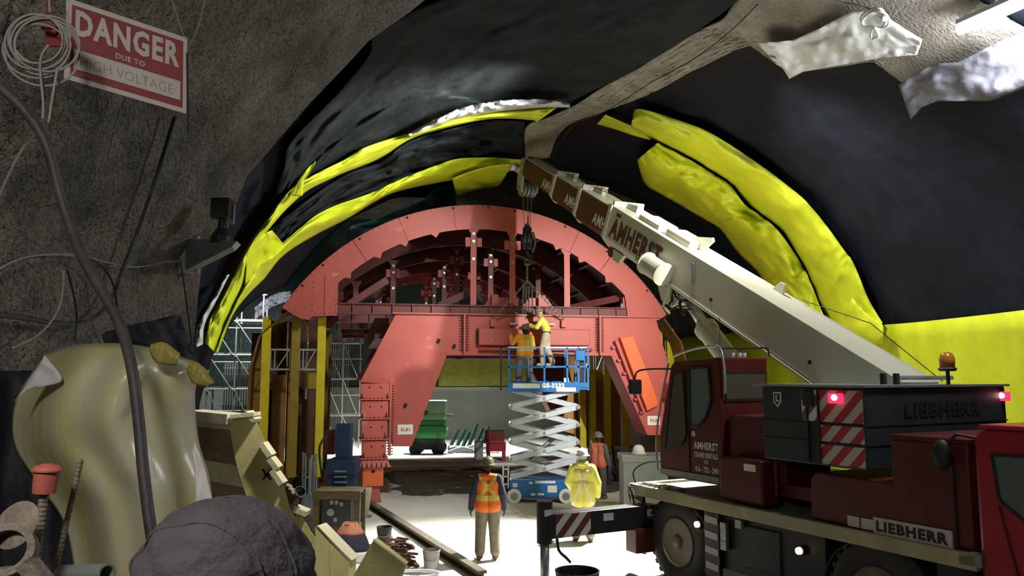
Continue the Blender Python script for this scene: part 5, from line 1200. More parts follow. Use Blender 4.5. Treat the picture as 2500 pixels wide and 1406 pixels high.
# person in a dark fabric cap right in front of the camera
def pk_cap(tg, c):
    if tg in ('head', 'neck'): return 'hair' if c.y < 0.04 else 'skin'
    if tg in ('torso', 'arm') or (tg == 'hips' and c.z > 0.95): return 'jacket'
    if tg == 'hand': return 'skin'
    if tg == 'boot': return 'boot'
    return 'trousers'
r_, ch, V, (fc, rt, upv, h) = person('person in a dark grey fabric cap with raised seams at the deck edge', (-0.50, 1.36, 1.40), R_(-10), None,
       dict(skin=M_SKIN, hair=M_HAIR, jacket=M_NAVYCL, boot=M_BOOT, trousers=M_NAVYCL), pk_cap, None, scale=1.0, bulk=1.1)
ctr = Vector((0, 0.03, 1.662)); n, m = 56, 26; rows = []
def cap_pt(t_, ph, extra=0.0):
    r = Vector((0.142*math.cos(t_)*math.sin(ph), 0.150*math.sin(t_)*math.sin(ph), 0.124*math.cos(ph)))
    w_ = 0.006*nz(r.x*16, r.y*16, r.z*30) + 0.006*math.sin(r.x*60 + r.z*70)*max(0, math.sin(ph))*0.6
    return ctr + r*(1 + (w_ + extra)/0.14)
for j in range(m+1):
    ph = 0.02 + (math.pi*0.60)*j/m
    rows.append([cap_pt(2*math.pi*i/n, ph) for i in range(n+1)])
cap_o = ch(MB().grid(rows), 'cap_crown', M_CAPGR); solid(cap_o, 0.004)
for ph0, ph1 in ((-0.3, 0.0), (0.25, 0.35)):
    pts = []
    for i in range(40):
        a = -math.pi*0.62 + math.pi*1.24*i/39
        v = Vector((math.sin(a), ph0 - 0.42, math.cos(a)*0.9 + ph1)).normalized()
        pts.append(cap_pt(math.atan2(v.y, v.x), math.acos(max(-1, min(1, v.z))), 0.002))
    ch(MB().tube(pts, 0.0035, 6), 'cap_seam', M_CAPGR, par=cap_o)
bd = [cap_pt(2*math.pi*i/48, math.pi*0.555 - 0.03*math.cos(2*math.pi*i/48), 0.003) for i in range(49)]
ch(MB().tube(bd, 0.012, 8), 'cap_band', M_CAPGR, par=cap_o)
rows = [[cap_pt(R_(50 + 80*i/16), math.pi*0.56, 0.0) + Vector((0, 0.075*j/6*math.sin(math.pi*i/16)**0.5, -0.02*(j/6)**2)) for i in range(17)] for j in range(7)]
solid(ch(MB().grid(rows), 'cap_peak', M_CAPGR, par=cap_o), 0.005)

# ================================================================ LEFT FOREGROUND
# danger sign
tl, tr_, bl = P(162, -6, 4.42), P(457, 93, 4.77), P(156, 191, 4.42)
sx, sy = (tr_ - tl), (tl - bl); W_, H_ = sx.length, sy.length; ux, uy = sx.normalized(), sy.normalized(); un = ux.cross(uy).normalized()
sg = thing('danger_sign', 'red and white DANGER due to high voltage sign hung on the rock wall', 'sign', tuple(bl))
def srect(u0, u1, v0, v1, k): return MB().prism([bl + ux*(u*W_) + uy*(v*H_) + un*k for u, v in ((u0, v0), (u1, v0), (u1, v1), (u0, v1))], un*0.002)
MB().prism([bl + ux*(u*W_) + uy*(v*H_) - un*0.006 for u, v in ((0, 0), (1, 0), (1, 1), (0, 1))], un*0.006).build('board', M_SIGNW, sg)
srect(0.045, 0.965, 0.06, 0.935, 0.001).build('red_field', M_SIGNR, sg)
srect(0.07, 0.945, 0.15, 0.395, 0.004).build('white_panel', M_SIGNW, sg)
for s, u0, u1, v0, h_, m_, bd_ in (('DANGER', 0.075, 0.935, 0.565, 0.325, M_SIGNW, 0.04), ('DUE TO', 0.40, 0.64, 0.435, 0.07, M_SIGNW, 0.02), ('HIGH VOLTAGE', 0.12, 0.88, 0.2, 0.12, mat('ink_faded', (0.24, 0.27, 0.24), 0.8), -0.015), ('CTS', 0.13, 0.20, 0.088, 0.035, M_SIGNW, 0.0)):
    text(s, 'lettering', m_, sg, bl + ux*(u0*W_) + uy*(v0*H_), ux, uy, (u1 - u0)*W_, h_*H_, bold=bd_, depth=0.0075)
for u in (0.02, 0.98): MB().cyl(bl + ux*(u*W_) + uy*(0.97*H_), bl + ux*(u*W_) + uy*(0.97*H_) + Vector((-0.35, 0.1, 0.9)), 0.003, n=5).build('hanging_wire', M_CABLE, sg)
MB().cyl(bl + ux*(1.0*W_) + uy*(0.8*H_), bl + ux*(1.02*W_) - uy*(0.25*H_), 0.006, n=6).build('back_rod', M_DARKST, sg)

def wall_cable(name, pts, r, material, label, off=0.06, n=40, group=None):
    q = spline([ROCKHIT(x, y, off) for x, y in pts], n)
    return one(MB().tube(q, r, 8), name, material, label, 'cable', group, smooth=True)
# thick hose hanging in front of the wall, then over the pale sheet
hp = [P(-60, 150, 3.9), P(0, 212, 3.9), P(60, 270, 3.95), P(112, 350, 4.0), P(148, 480, 4.05), P(175, 560, 4.05), P(205, 635, 4.0), P(255, 720, 3.95), P(295, 800, 3.9), P(322, 900, 3.8), P(338, 1020, 3.75), P(350, 1150, 3.7), P(368, 1290, 3.65), P(390, 1420, 3.6)]
one(MB().tube(spline(hp, 80), 0.027, 12), 'hose', M_HOSE, 'thick dark hose hanging from the rock wall across the pale sheet', 'hose', smooth=True)
wall_cable('cable', [(428, 285), (405, 360), (370, 470), (335, 570), (300, 660), (280, 720), (240, 770), (190, 790), (130, 788), (60, 776), (-20, 766)], 0.019, M_HOSE, 'grey pipe bending from below the sign to the left along the rock', 0.085)
wall_cable('cable', [(-20, 668), (40, 635), (110, 622), (200, 625), (260, 640), (330, 652), (400, 640), (438, 636)], 0.007, M_CABLE, 'thin cable strung level across the rock behind the hose', 0.045)
wall_cable('cable', [(215, 632), (250, 650), (275, 690), (285, 740), (292, 790), (310, 830)], 0.009, M_BLACK, 'thin black cable loop drooping beside the hose', 0.135)
wall_cable('cable', [(98, 315), (50, 370), (0, 470), (-20, 500)], 0.008, M_CABLE, 'thin wire slanting down left from the cable coil', 0.07)
wall_cable('cable', [(165, 660), (180, 720), (188, 780), (182, 830)], 0.008, M_BLACK, 'short dark wire hanging under the level cable', 0.13)
wall_cable('cable', [(155, 660), (150, 730), (128, 780), (90, 820), (30, 850)], 0.008, M_CABLE, 'pale wire curving down to the lower left of the rock', 0.14)
wall_cable('cable', [(505, -20), (485, 60), (466, 108)], 0.005, M_CABLE, 'fine tie wire above the right corner of the sign', 0.3)
wall_cable('cable', [(440, 636), (450, 700), (462, 790), (470, 860), (474, 930), (468, 1040), (452, 1180), (446, 1260)], 0.006, M_BLACK, 'thin black cord falling from the wall past the pale sheet', 0.9, 60)
# coil of grey cable on a red hook
cc = P(105, 112, 4.0); ux_, uz_ = Vector((0.96, 0.28, 0)).normalized(), Vector((0.0, 0.05, 1)).normalized()
co = thing('cable_coil', 'coil of thin grey cable hung over the corner of the danger sign', 'cable coil', tuple(cc))
rnd = random.Random(3)
for k in range(8):
    r0 = 0.125 + 0.045*rnd.random(); dx, dz = rnd.uniform(-.03, .03), rnd.uniform(-.03, .02); ex = rnd.uniform(.8, 1.05)
    if k == 0: r0 = 0.185
    pts = [cc + ux_*(dx + r0*ex*math.cos(t_)) + uz_*(dz + r0*math.sin(t_) + (0.15 - r0)*0.8) + Vector((0.002*k, -0.006*k - 0.006*math.sin(t_*2 + k), 0)) for t_ in [2*math.pi*i/36 for i in range(37)]]
    MB().tube(pts, 0.006, 6).build('turn', M_CABLE, co, smooth=True)
for a in ([(118, 110), (98, 150), (105, 250), (104, 290)], [(140, 165), (128, 235), (118, 300)], [(122, 30), (120, 5), (120, -40)]):
    MB().tube(spline([P(x, y, 3.95) for x, y in a], 14), 0.006, 6).build('tail', M_CABLE, co, smooth=True)
q0 = P(128, 60, 4.1)
rh = thing('red_tag', 'dusty red hanger and tag behind the cable coil', 'tag', tuple(q0))
MB().prism([P(112, 45, 4.15), P(140, 45, 4.15), P(146, 112, 4.15), P(110, 112, 4.15)], (0.01, 0.015, 0)).build('tag_plate', M_SIGNR, rh)
MB().tube(spline([P(126, 45, 4.14), P(118, 15, 4.14), P(130, -20, 4.14)], 8), 0.012, 6).build('hanger', M_SIGNR, rh)
MB().tube(spline([P(104, 68, 4.12), P(125, 78, 4.1), P(146, 66, 4.12)], 8), 0.01, 6).build('cross_tie', M_SIGNR, rh)

# steel bracket with a small floodlight
b0 = ROCKHIT(470, 620, 0.0); Yb = min(b0.y, 8.2)
br = thing('lamp_bracket', 'triangular steel bracket bolted to the rock carrying a small black floodlight', 'bracket', tuple(P(475, 620, Yb)))
Yl = Yb - 0.75                                   # the bracket slants out from the wall, its lamp clear of the rock
pA, pB, pC, pD = P(462, 590, Yb), P(588, 598, Yl - .05), P(575, 612, Yl), P(462, 668, Yb)
MB().prism([pA, pB, pC, pD], (0.02, -0.16, 0.01)).build('bracket_plate', M_STEEL, br)
MB().prism([P(458, 580, Yb + .02), P(474, 580, Yb + .02), P(474, 672, Yb + .02), P(458, 672, Yb + .02)], (0, -0.22, 0)).build('wall_plate', M_STEEL, br)
for y in (582, 662): MB().cyl(P(476, y, Yb - 0.1), P(486, y, Yb - 0.1), 0.03, n=6).build('bolt', M_GALV, br)
q = P(541, 586, Yl + 0.12)
MB().lathe([(0.11, 0), (0.10, 0.05), (0.045, 0.14), (0.03, 0.24)], q - Vector((0, 0, 0.02)), (0, 0, 1), 16).build('lamp_stand', M_CDARK, br, smooth=False)
lh = P(546, 512, Yl + 0.12)
MB().box(lh, (0.17, 0.22, 0.19)).build('lamp_head', M_CDARK, br)
MB().tube([lh + Vector((-.1, 0, .05)), lh + Vector((-.1, 0, -.13)), lh + Vector((.1, 0, -.13)), lh + Vector((.1, 0, .05))], 0.012, 6).build('yoke', M_GALV, br)

# pale yellow membrane sheet hanging in front of the wall
Lp = spline([(108, 868, 0), (40, 975, 0), (34, 1085, 0), (100, 1190, 0), (160, 1285, 0), (188, 1430, 0)], 50)
Rp = spline([(512, 905, 0), (480, 935, 0), (476, 1000, 0), (486, 1085, 0), (514, 1190, 0), (530, 1430, 0)], 50)
rows = []
for j in range(50):
    row = []
    for i in range(61):
        u = i/60; q = Lp[j].lerp(Rp[j], u); k = math.exp(-j/3.5)
        q.y -= k*(46*math.sin(math.pi*min(1, u*1.02))**0.7)
        dep = 4.75 - 0.5*math.sin(math.pi*u)*(0.6 + 0.4*math.cos(j/49*1.5)) + 0.035*math.sin(u*19 + 0.4*math.sin(j*0.1)) + 0.03*nz(u*5, j*0.1) + 0.25*k
        row.append(P(q.x, q.y, dep))
    rows.append(row)
ms = tag(MB().grid(rows).build('membrane_sheet', M_CREAM, smooth=True), 'pale yellow membrane sheet hanging over the bench below the rock wall', 'membrane'); solid(ms, 0.006)
def sheet_part(top, bot, Y, m_, name, par, n=16, mm=6, dy=0.0):
    A, B = spline([(x, y, 0) for x, y in top], n), spline([(x, y, 0) for x, y in bot], n)
    rows = [[P(A[i].lerp(B[i], j/mm).x, A[i].lerp(B[i], j/mm).y, Y - dy*math.sin(math.pi*j/mm) + 0.02*nz(i*.3, j*.3)) for i in range(n)] for j in range(mm+1)]
    return solid(MB().grid(rows).build(name, m_, par, smooth=True), 0.005)
sheet_part([(108, 868), (90, 900), (36, 980)], [(112, 872), (150, 930), (60, 948)], 4.35, M_YELBACK, 'turned_corner', ms)
sheet_part([(368, 840), (402, 836), (440, 864)], [(366, 858), (384, 886), (430, 892)], 4.34, M_AMBER, 'fold_patch', ms, dy=0.02)
sheet_part([(464, 878), (492, 892), (524, 934)], [(456, 902), (472, 936), (506, 942)], 4.5, M_AMBER, 'fold_patch', ms, dy=0.02)
for (a, b, c) in (((476, 1080), (498, 1140), (522, 1235)),):
    sheet_part([a, b, c], [(470, 1100), (478, 1180), (476, 1270)], 4.4, M_FELT, 'white_fold', ms)
o = one(MB().grid([[P(-80 + 300*i/20, 905 + 560*j/20, min(5.05 + 0.12*nz(i*.35, j*.2), ROCKHIT(-80 + 300*i/20, 905 + 560*j/20, 0.12).y)) for i in range(21)] for j in range(21)]), 'tarp', M_NAVY, 'dark navy tarpaulin hanging behind the pale sheet', 'tarp', smooth=True); solid(o, 0.01)
A, B = spline([(250, 815, 0), (330, 792, 0), (400, 778, 0), (436, 770, 0), (446, 800, 0)], 24), spline([(270, 880, 0), (340, 880, 0), (400, 880, 0), (450, 890, 0), (490, 900, 0)], 24)
o = one(MB().grid([[P(A[i].lerp(B[i], j/8).x, A[i].lerp(B[i], j/8).y, 5.3 + 0.1*nz(i*.3, j*.4)) for i in range(24)] for j in range(9)]), 'tarp', M_NAVY, 'folded black fleece end peeking over the top of the pale sheet', 'tarp', smooth=True); solid(o, 0.02)
# rebar dowels
def rebar(label, p0, p1, r, cap=False):
    t_ = thing('rebar', label, 'rebar', tuple(p0))
    p0, p1 = Vector(p0), Vector(p1); d = (p1 - p0).normalized(); n_ = int((p1 - p0).length/0.012)
    MB().tube([p0.lerp(p1, i/(n_*2)) for i in range(n_*2 + 1)], [r*(1.1 if i % 2 else 0.94) for i in range(n_*2 + 1)], 10).build('ribbed_bar', M_REBAR, t_)
    if cap:
        MB().lathe([(0.028, -0.055), (0.031, 0.0), (0.037, 0.002), (0.037, 0.006), (0.03, 0.014), (0.012, 0.02), (0, 0.021)], p1 + d*0.02, d, 28).build('safety_cap', M_CAP, t_, smooth=False)
def down(px, py, px2, py2, Y):
    a, b = P(px, py, Y), P(px2, py2, Y); d = (b - a); t_ = (1.38 - a.z)/d.z; return a + d*t_
rebar('ribbed rebar dowel with an orange safety cap beside the pale sheet', down(112, 1170, 82, 1406, 2.1), P(112, 1170, 2.1), 0.0115, True)
rebar('thin bare rebar dowel leaning next to the capped one', down(198, 1122, 132, 1406, 2.2), P(198, 1122, 2.2), 0.0075)
# scaffold coupler and tube at the deck corner
cpz = P(20, 1345, 1.95)
tb = thing('scaffold_coupler', 'worn grey steel scaffold coupler in front of the navy tarpaulin', 'coupler', tuple(cpz))
MB().lathe([(0.045, -0.03), (0.062, -0.03), (0.062, 0.03), (0.045, 0.03)], cpz, (0.35, -1, 0.35), 28, closed=True).build('clamp_ring', M_REBAR, tb)
MB().lathe([(0.055, 0), (0.06, 0.006), (0.02, 0.012), (0.0, 0.012)], cpz + Vector((0.0, 0.03, 0.055)), (-0.2, -1, 0.5), 22).build('flange', M_REBAR, tb)
MB().beam(cpz + Vector((0.05, -0.01, -0.02)), cpz + Vector((0.10, 0.0, -0.085)), 0.05, 0.035).build('flap', M_REBAR, tb)
MB().cyl(cpz + Vector((0.055, -0.05, -0.08)), cpz + Vector((0.055, 0.03, -0.08)), 0.017, n=6).build('nut', M_REBAR, tb)
MB().cyl((cpz.x, cpz.y, 1.38), (cpz.x, cpz.y, cpz.z - 0.04), 0.024, n=14).build('spigot_tube', M_REBAR, tb)
a = P(150, 1402, 2.15); b = P(262, 1400, 2.05)
gt = thing('scaffold_tube', 'short bright galvanised tube lying below the two rebar dowels', 'tube', tuple(a))
MB().lathe([(0.019, 0), (0.024, 0), (0.024, (b - a).length), (0.019, (b - a).length)], a, (b - a), 20, closed=True).build('tube', M_GALV, gt, smooth=False)
MB().cyl((a.x + 0.05, a.y, 1.38), (a.x + 0.05, a.y, a.z), 0.02, n=12).build('stub', M_GALV, gt)

# ================================================================ LEFT MIDDLE GROUND
# curved timber form standing on edge
Yf = 10.6
cf = thing('curved_form', 'curved yellow timber form standing on end beside the pale sheet', 'formwork', (P(640, 1200, Yf).x, Yf, 0))
def fz(px, py, Y=Yf): return P(px, py, Y)
Lc = spline([fz(560, 1022), fz(568, 1090), fz(585, 1160), fz(612, 1240), fz(650, 1330), fz(700, 1420), fz(745, 1500), fz(800, 1600)], 30)
Rc = spline([fz(620, 1010), fz(640, 1062), fz(668, 1120), fz(698, 1190), fz(738, 1262), fz(785, 1340), fz(835, 1420), fz(882, 1500), fz(940, 1600)], 30)
Lc = [Vector((v.x, v.y, max(0.0, v.z))) for v in Lc]; Rc = [Vector((v.x, v.y, max(0.0, v.z))) for v in Rc]
MB().prism(Lc + Rc[::-1], (-0.03, 0.09, 0)).build('rib_plate', M_WOOD, cf)
back = Vector((-0.75, 0.75, 0))
MB().prism([p + back for p in Lc] + [p + back for p in Rc[::-1]], (-0.03, 0.09, 0)).build('rib_plate', M_WOOD, cf)
for i in range(11):
    k = int(i*29/11); k2 = int((i + 0.93)*29/11)
    a, b = Lc[k], Lc[min(k2, 29)]
    MB().prism([a + Vector((0.0, 0.09, 0)), b + Vector((0.0, 0.09, 0)), b + Vector((-0.05, 0.09, 0)), a + Vector((-0.05, 0.09, 0))], (-0.72, 0.68, 0)).build('lagging_board', M_WOODE if i % 3 else M_WOODC, cf)
t0 = fz(475, 1012, Yf + 0.25); t1 = fz(575, 1022, Yf + 0.02)
MB().beam(t0, t1, 0.35, 0.13).build('top_board', M_WOODC, cf)
MB().beam(fz(572, 1016), fz(628, 1010), 0.3, 0.05).build('top_board', M_WOODC, cf)
MB().beam(fz(606, 1006), fz(628, 1026), 0.28, 0.06).build('cleat', M_WOODC, cf)
for (x0, y0, x1, y1) in ((643, 1082, 664, 1112), (662, 1118, 680, 1142), (668, 1146, 692, 1180), (722, 1240, 752, 1252)):
    MB().beam(fz(x0, y0), fz(x1, y1), 0.22, 0.07).build('cleat', M_WOODC, cf)
MB().beam(fz(715, 1215), fz(726, 1330), 0.06, 0.1, up=(1, 0, 0)).build('cleat', M_WOOD, cf)
# torn hole straps: dark clamp on the rib edge
q = fz(712, 1205, Yf - 0.05)
cl = thing('form_clamp', 'rusty clamp and strap hooked on the edge of the curved form', 'clamp', tuple(q))
MB().prism([fz(692, 1180, Yf - .04), fz(712, 1188, Yf - .04), fz(728, 1215, Yf - .04), fz(722, 1262, Yf - .04), fz(708, 1238, Yf - .04)], (0, 0.05, 0)).build('clamp_body', M_RUST, cl)
MB().lathe([(0.05, 0), (0.075, 0.1), (0.07, 0.1), (0.045, 0.0)], fz(728, 1208, Yf - .05), (0.4, -0.6, 0.5), 14, closed=True).build('cup', M_CDARK, cl)
for i in range(3): MB().beam(fz(700 + i*6, 1182 + i*9, Yf - .06), fz(712 + i*6, 1188 + i*9, Yf - .06), 0.02, 0.03).build('strap', M_WOODC, cl)
for (x0, y0, x1, y1) in ((640, 1145, 662, 1172), (662, 1146, 642, 1170), (646, 1160, 668, 1156)):
    MB().beam(fz(x0, y0, Yf - .03), fz(x1, y1, Yf - .03), 0.015, 0.025).build('wire', M_DARKST, cl)
# plywood boards leaning, cut by the lower frame edge
Yp = 10.2
pb = thing('plywood_sheet', 'yellow formply panel with a dark joint standing near the kerb', 'panel', (P(800, 1400, Yp).x, Yp, 0))
def quad3(pts, th): return MB().prism(pts, th)
def fl0(v): return Vector((v.x, v.y, 0.0))
p1, p2, p3, p4 = P(770, 1288, Yp), P(804, 1324, Yp + .05), fl0(P(806, 1560, Yp + .05)), fl0(P(766, 1560, Yp))
MB().prism([p1, p2, p3, p4], (0.05, 0.2, 0)).build('board', M_WOOD, pb)
MB().prism([P(805, 1325, Yp + .05), P(852, 1372, Yp + .12), fl0(P(850, 1560, Yp + .12)), fl0(P(807, 1560, Yp + .05))], (0.05, 0.2, 0)).build('board', M_WOOD, pb)
MB().prism([P(772, 1284, Yp), P(776, 1284, Yp), P(858, 1368, Yp + .12), P(853, 1372, Yp + .12)], (0.06, 0.22, 0.0)).build('edge_strip', M_WOODC, pb)
Yq = 10.0
pc = [P(912, 1318, Yq), P(990, 1378, Yq + .1), P(950, 1470, Yq + .1), P(835, 1455, Yq)]
pl2 = thing('plywood_sheet', 'tilted square of olive formply lying in front of the rusty pile', 'panel', (P(912, 1400, Yq).x, Yq, 0))
MB().prism(pc, (0.03, 0.06, 0.02)).build('board', M_WOOD, pl2)
MB().beam(P(912, 1317, Yq + .02), P(991, 1377, Yq + .12), 0.07, 0.02).build('edge_strip', M_WOODC, pl2)
MB().beam(P(905, 1440, Yq + .06), fl0(P(915, 1560, Yq + .3)), 0.08, 0.08).build('prop', M_WOODE, pl2)
MB().beam(P(872, 1400, Yq + .06), fl0(P(886, 1560, Yq + .2)), 0.06, 0.05).build('prop', M_WOOD, pl2)
# kerb rail along the bright floor
a, b = G(903, 1238), G(1158, 1404); a2 = a; b2 = b + (b - a)*0.05
kr = thing('kerb_rail', 'long dusty steel rail lying slantwise along the edge of the bright floor', 'rail', tuple(b2))
MB().beam(a2 + Vector((0, 0, .13)), b2 + Vector((0, 0, .13)), 0.16, 0.05).build('top_flange', M_KERB, kr)
MB().beam(a2 + Vector((0, 0, .07)), b2 + Vector((0, 0, .07)), 0.05, 0.1).build('web', M_RUST, kr)
MB().beam(a2 + Vector((0, 0, .012)), b2 + Vector((0, 0, .012)), 0.22, 0.024).build('bottom_flange', M_KERB, kr)
# buckets, rusty pile, tub
def bucket(px, py, h, r, m, label, inner=None, handle=True, z0=0.0):
    g = G(px, py, z0); t_ = thing('bucket', label, 'bucket', (g.x, g.y, z0))
    MB().lathe([(r*.82, z0), (r, z0 + h), (r*1.05, z0 + h), (r*1.05, z0 + h - .02), (r*.97, z0 + h - .01), (r*.8, z0 + .02)], (g.x, g.y, 0), (0, 0, 1), 28).build('pail', m, t_)
    if handle: MB().tube(spline([(g.x - r, g.y, z0 + h - .03), (g.x - r*.6, g.y - r*.9, z0 + h*.55), (g.x + r*.6, g.y - r*.9, z0 + h*.55), (g.x + r, g.y, z0 + h - .03)], 14), 0.006, 6).build('bail', M_STEEL, t_)
    return t_
bucket(938, 1330, 0.36, 0.15, M_BLACK, 'black plastic bucket behind the slanting rail')
bucket(1053, 1390, 0.34, 0.15, M_SIGNW, 'dirty white bucket against the slanting rail')
g = G(1410, 1470); dk = thing('drum', 'open black steel drum in front of the outrigger jack', 'drum', (g.x, g.y, 0))
rr = (1462 - 1358)/2/F_PX*P(1410, 1390, g.y).y*1.0
zt = P(1410, 1392, g.y).z
MB().lathe([(rr*.97, 0), (rr*.97, zt*.3), (rr*1.0, zt*.33), (rr*.97, zt*.36), (rr*.97, zt*.65), (rr*1.0, zt*.68), (rr*.97, zt*.71), (rr, zt - .03), (rr*1.03, zt), (rr*.96, zt), (rr*.94, zt - .05), (rr*.92, .03)], (g.x, g.y, 0), (0, 0, 1), 36).build('shell', M_BLACK, dk, smooth=False)
from mathutils.bvhtree import BVHTree
rnd = random.Random(11); placed = []
kd_ = (b2 - a2).normalized(); wb_ = G(1053, 1390); bb0_ = G(938, 1330)
BF = [(0,1,2,3), (4,7,6,5), (0,4,5,1), (1,5,6,2), (2,6,7,3), (3,7,4,0)]
while len(placed) < 46:                                  # each bracket is dropped where it comes to rest lowest
    best = None
    for _ in range(2):
        t_ = rnd.random(); c = G(956 + 46*t_ + rnd.uniform(-9, 9), 1350 + 38*t_ + rnd.uniform(-9, 9)); L_ = rnd.uniform(.11, .165)
        if (c - wb_).length < .17 + L_ or (c - bb0_).length < .17 + L_ or (c - a2 - kd_*(c - a2).dot(kd_)).length < .12 + L_: continue
        R3 = Matrix.Rotation(rnd.uniform(0, 6.28), 3, 'Z') @ Matrix.Rotation(rnd.uniform(-.35, .35), 3, 'X') @ Matrix.Rotation(rnd.uniform(-.25, .25), 3, 'Y')
        rel = [R3 @ Vector(v) for v in ((-L_, -.028, -.014), (L_, -.028, -.014), (L_, .028, -.014), (-L_, .028, -.014), (-L_*.9, -.02, .02), (L_*.6, -.02, .035), (L_*.6, .02, .035), (-L_*.9, .02, .02))]
        low = min(v.z for v in rel); z_ = 0.7
        near_ = [q for q in placed if (q[1] - Vector((c.x, c.y, 0))).length < L_ + .2]
        while z_ + low > 0.0:
            bt = BVHTree.FromPolygons([v + Vector((c.x, c.y, z_ - .008)) for v in rel], BF)
            if any(bt.overlap(q[0]) for q in near_): break
            z_ -= .008
        if best is None or z_ < best[0]: best = (z_, c, rel)
    if best is None: continue
    z_, c, rel = best; vs = [v + Vector((c.x, c.y, z_ - .003)) for v in rel]
    placed.append((BVHTree.FromPolygons(vs, BF), Vector((c.x, c.y, 0))))
    one(MB().add(vs, BF), 'form_bracket', M_RUST, 'rusty form bracket in the pile beside the black bucket', 'bracket', 'rusty brackets heaped by the rail')
g = G(1012, 1425); tu = thing('mortar_tub', 'shallow white mortar tub with grey residue below the rusty pile', 'tub', (g.x, g.y, 0))
S_ = Matrix.Diagonal((1.6, 0.9, 1)).to_3x3()
mbx = MB().lathe([(.16, 0.02), (.25, .17), (.27, .18), (.27, .16), (.24, .13), (.16, .05)], (0, 0, 0), (0, 0, 1), 30)
mbx.v = [tuple(S_ @ Vector(v) + Vector((g.x, g.y, 0))) for v in mbx.v]; mbx.build('tub_shell', M_WHITE, tu, smooth=True)
mbx = MB().lathe([(0.0, .10), (.2, .12), (.2, .07), (0, .06)], (0, 0, 0), (0, 0, 1), 24); mbx.v = [tuple(S_ @ Vector(v) + Vector((g.x, g.y, 0.02 + 0.02*nz(v[0]*20, v[1]*20)))) for v in mbx.v]; mbx.build('residue', M_STEEL, tu)
# jacket bundle on a crate
g = G(852, 1420); jk = thing('work_jacket', 'orange and navy work jacket with a white band draped over a stool', 'jacket', (g.x, g.y, 0))
top = P(852, 1275, g.y).z
rows = []
for j in range(15):
    v = j/14; row = []
    for i in range(33):
        t_ = 2*math.pi*i/32; r = (0.10 + 0.23*math.sin(min(1, v*1.2)*math.pi/2)) + 0.012*math.sin(t_*4 + v*3)
        row.append((g.x + r*math.cos(t_), g.y + r*math.sin(t_)*.8, top - v*0.62 + 0.006*math.sin(t_*3)))
    rows.append(row)
def jpart(a, b, m_, nm): solid(MB().grid(rows[a:b+1]).build(nm, m_, jk, smooth=True), 0.012)
jpart(0, 4, mat('jacket_salmon', (0.60, 0.24, 0.14), 0.8, 0, bump=0.3), 'orange_yoke'); jpart(4, 10, M_NAVYCL, 'navy_panel'); jpart(10, 14, M_WHITE, 'white_band')
MB().lathe([(0.0, top), (.11, top - .02), (.11, top - .06), (.03, top - .08), (.03, .05), (.2, .0), (0, 0)], (g.x, g.y, 0), (0, 0, 1), 18).build('stool', M_WOODE, jk)
# blue machine with tapered mast
Ym = 18.6
bx0 = P(835, 1100, Ym).x
bmch = thing('pump_unit', 'dark blue pump unit with tall mast and slotted front beside the red leg', 'machine', (bx0, Ym, 0))
def mz(py): return P(835, py, Ym).z
MB().bx(bx0 - .13, bx0 + .2, Ym - .1, Ym + .25, mz(1128), mz(1035)).build('mast', M_DBLUE, bmch)
MB().prism([(bx0 - .33, Ym - .2, mz(1132)), (bx0 - .27, Ym - .2, mz(1120)), (bx0 + .3, Ym - .2, mz(1120)), (bx0 + .36, Ym - .2, mz(1132)), (bx0 + .36, Ym - .2, mz(1155)), (bx0 - .33, Ym - .2, mz(1155))], (0, 0.6, 0)).build('shoulder', M_DBLUE, bmch)
MB().bx(bx0 - .28, bx0 + .32, Ym - .15, Ym + .35, 0.3, mz(1155)).build('cabinet', M_DBLUE, bmch)
for i in range(4): MB().bx(bx0 - .12, bx0 + .16, Ym - .215, Ym - .15, mz(1150 + i*13), mz(1146 + i*13)).build('slot_bar', M_STEEL, bmch)
for x in (-.25, .28): MB().bx(bx0 + x - .05, bx0 + x + .05, Ym - .1, Ym + .3, 0, .32).build('skid_leg', M_CDARK, bmch)
MB().bx(bx0 - .42, bx0 - .2, Ym + .05, Ym + .3, mz(1110), mz(1050)).build('motor', M_CRED, bmch)
MB().tube(spline([(bx0 - .35, Ym, mz(1060)), (bx0 - .5, Ym - .1, mz(1090)), (bx0 - .45, Ym - .1, mz(1150)), (bx0 - .3, Ym - .1, 0.5)], 14), 0.03, 6).build('hose', M_BLACK, bmch)
# control box in a timber crate
Yc = 16.4; cx0 = P(822, 1250, Yc).x
cb_ = thing('control_crate', 'timber crate holding a dark blue control box with white dials', 'crate', (cx0, Yc, 0))
def czz(py): return P(822, py, Yc).z
w2 = 0.42
for sx_ in (-1, 1):
    for y in (0, .6): MB().bx(cx0 + sx_*w2 - .06, cx0 + sx_*w2 + .06, Yc + y - .05, Yc + y + .05, 0, czz(1212)).build('crate_post', M_CRATE, cb_)
MB().bx(cx0 - w2 - .08, cx0 + w2 + .08, Yc - .07, Yc - .03, czz(1218), czz(1200)).build('crate_rail', M_CRATE, cb_)
MB().bx(cx0 - w2 - .06, cx0 + w2 + .06, Yc - .06, Yc + .64, czz(1202), czz(1198)).build('crate_lid', M_CRATE, cb_)
MB().bx(cx0 - w2, cx0 + w2, Yc - .02, Yc + .6, 0.02, .3).build('crate_base', M_CRATE, cb_)
bb_ = MB().bx(cx0 - .3, cx0 + .28, Yc - .02, Yc + .45, .3, czz(1218)).build('control_box', M_CDARK, cb_)
MB().cyl((cx0 - .12, Yc - .04, czz(1250)), (cx0 - .12, Yc - .015, czz(1250)), .075, n=20).build('dial', M_SBOX, bb_)
for x, py in ((-.1, 1226), (0.0, 1226), (.1, 1230), (-.02, 1268)): MB().bx(cx0 + x - .035, cx0 + x + .035, Yc - .035, Yc - .015, czz(py + 5), czz(py - 5)).build('gauge', M_SBOX, bb_)
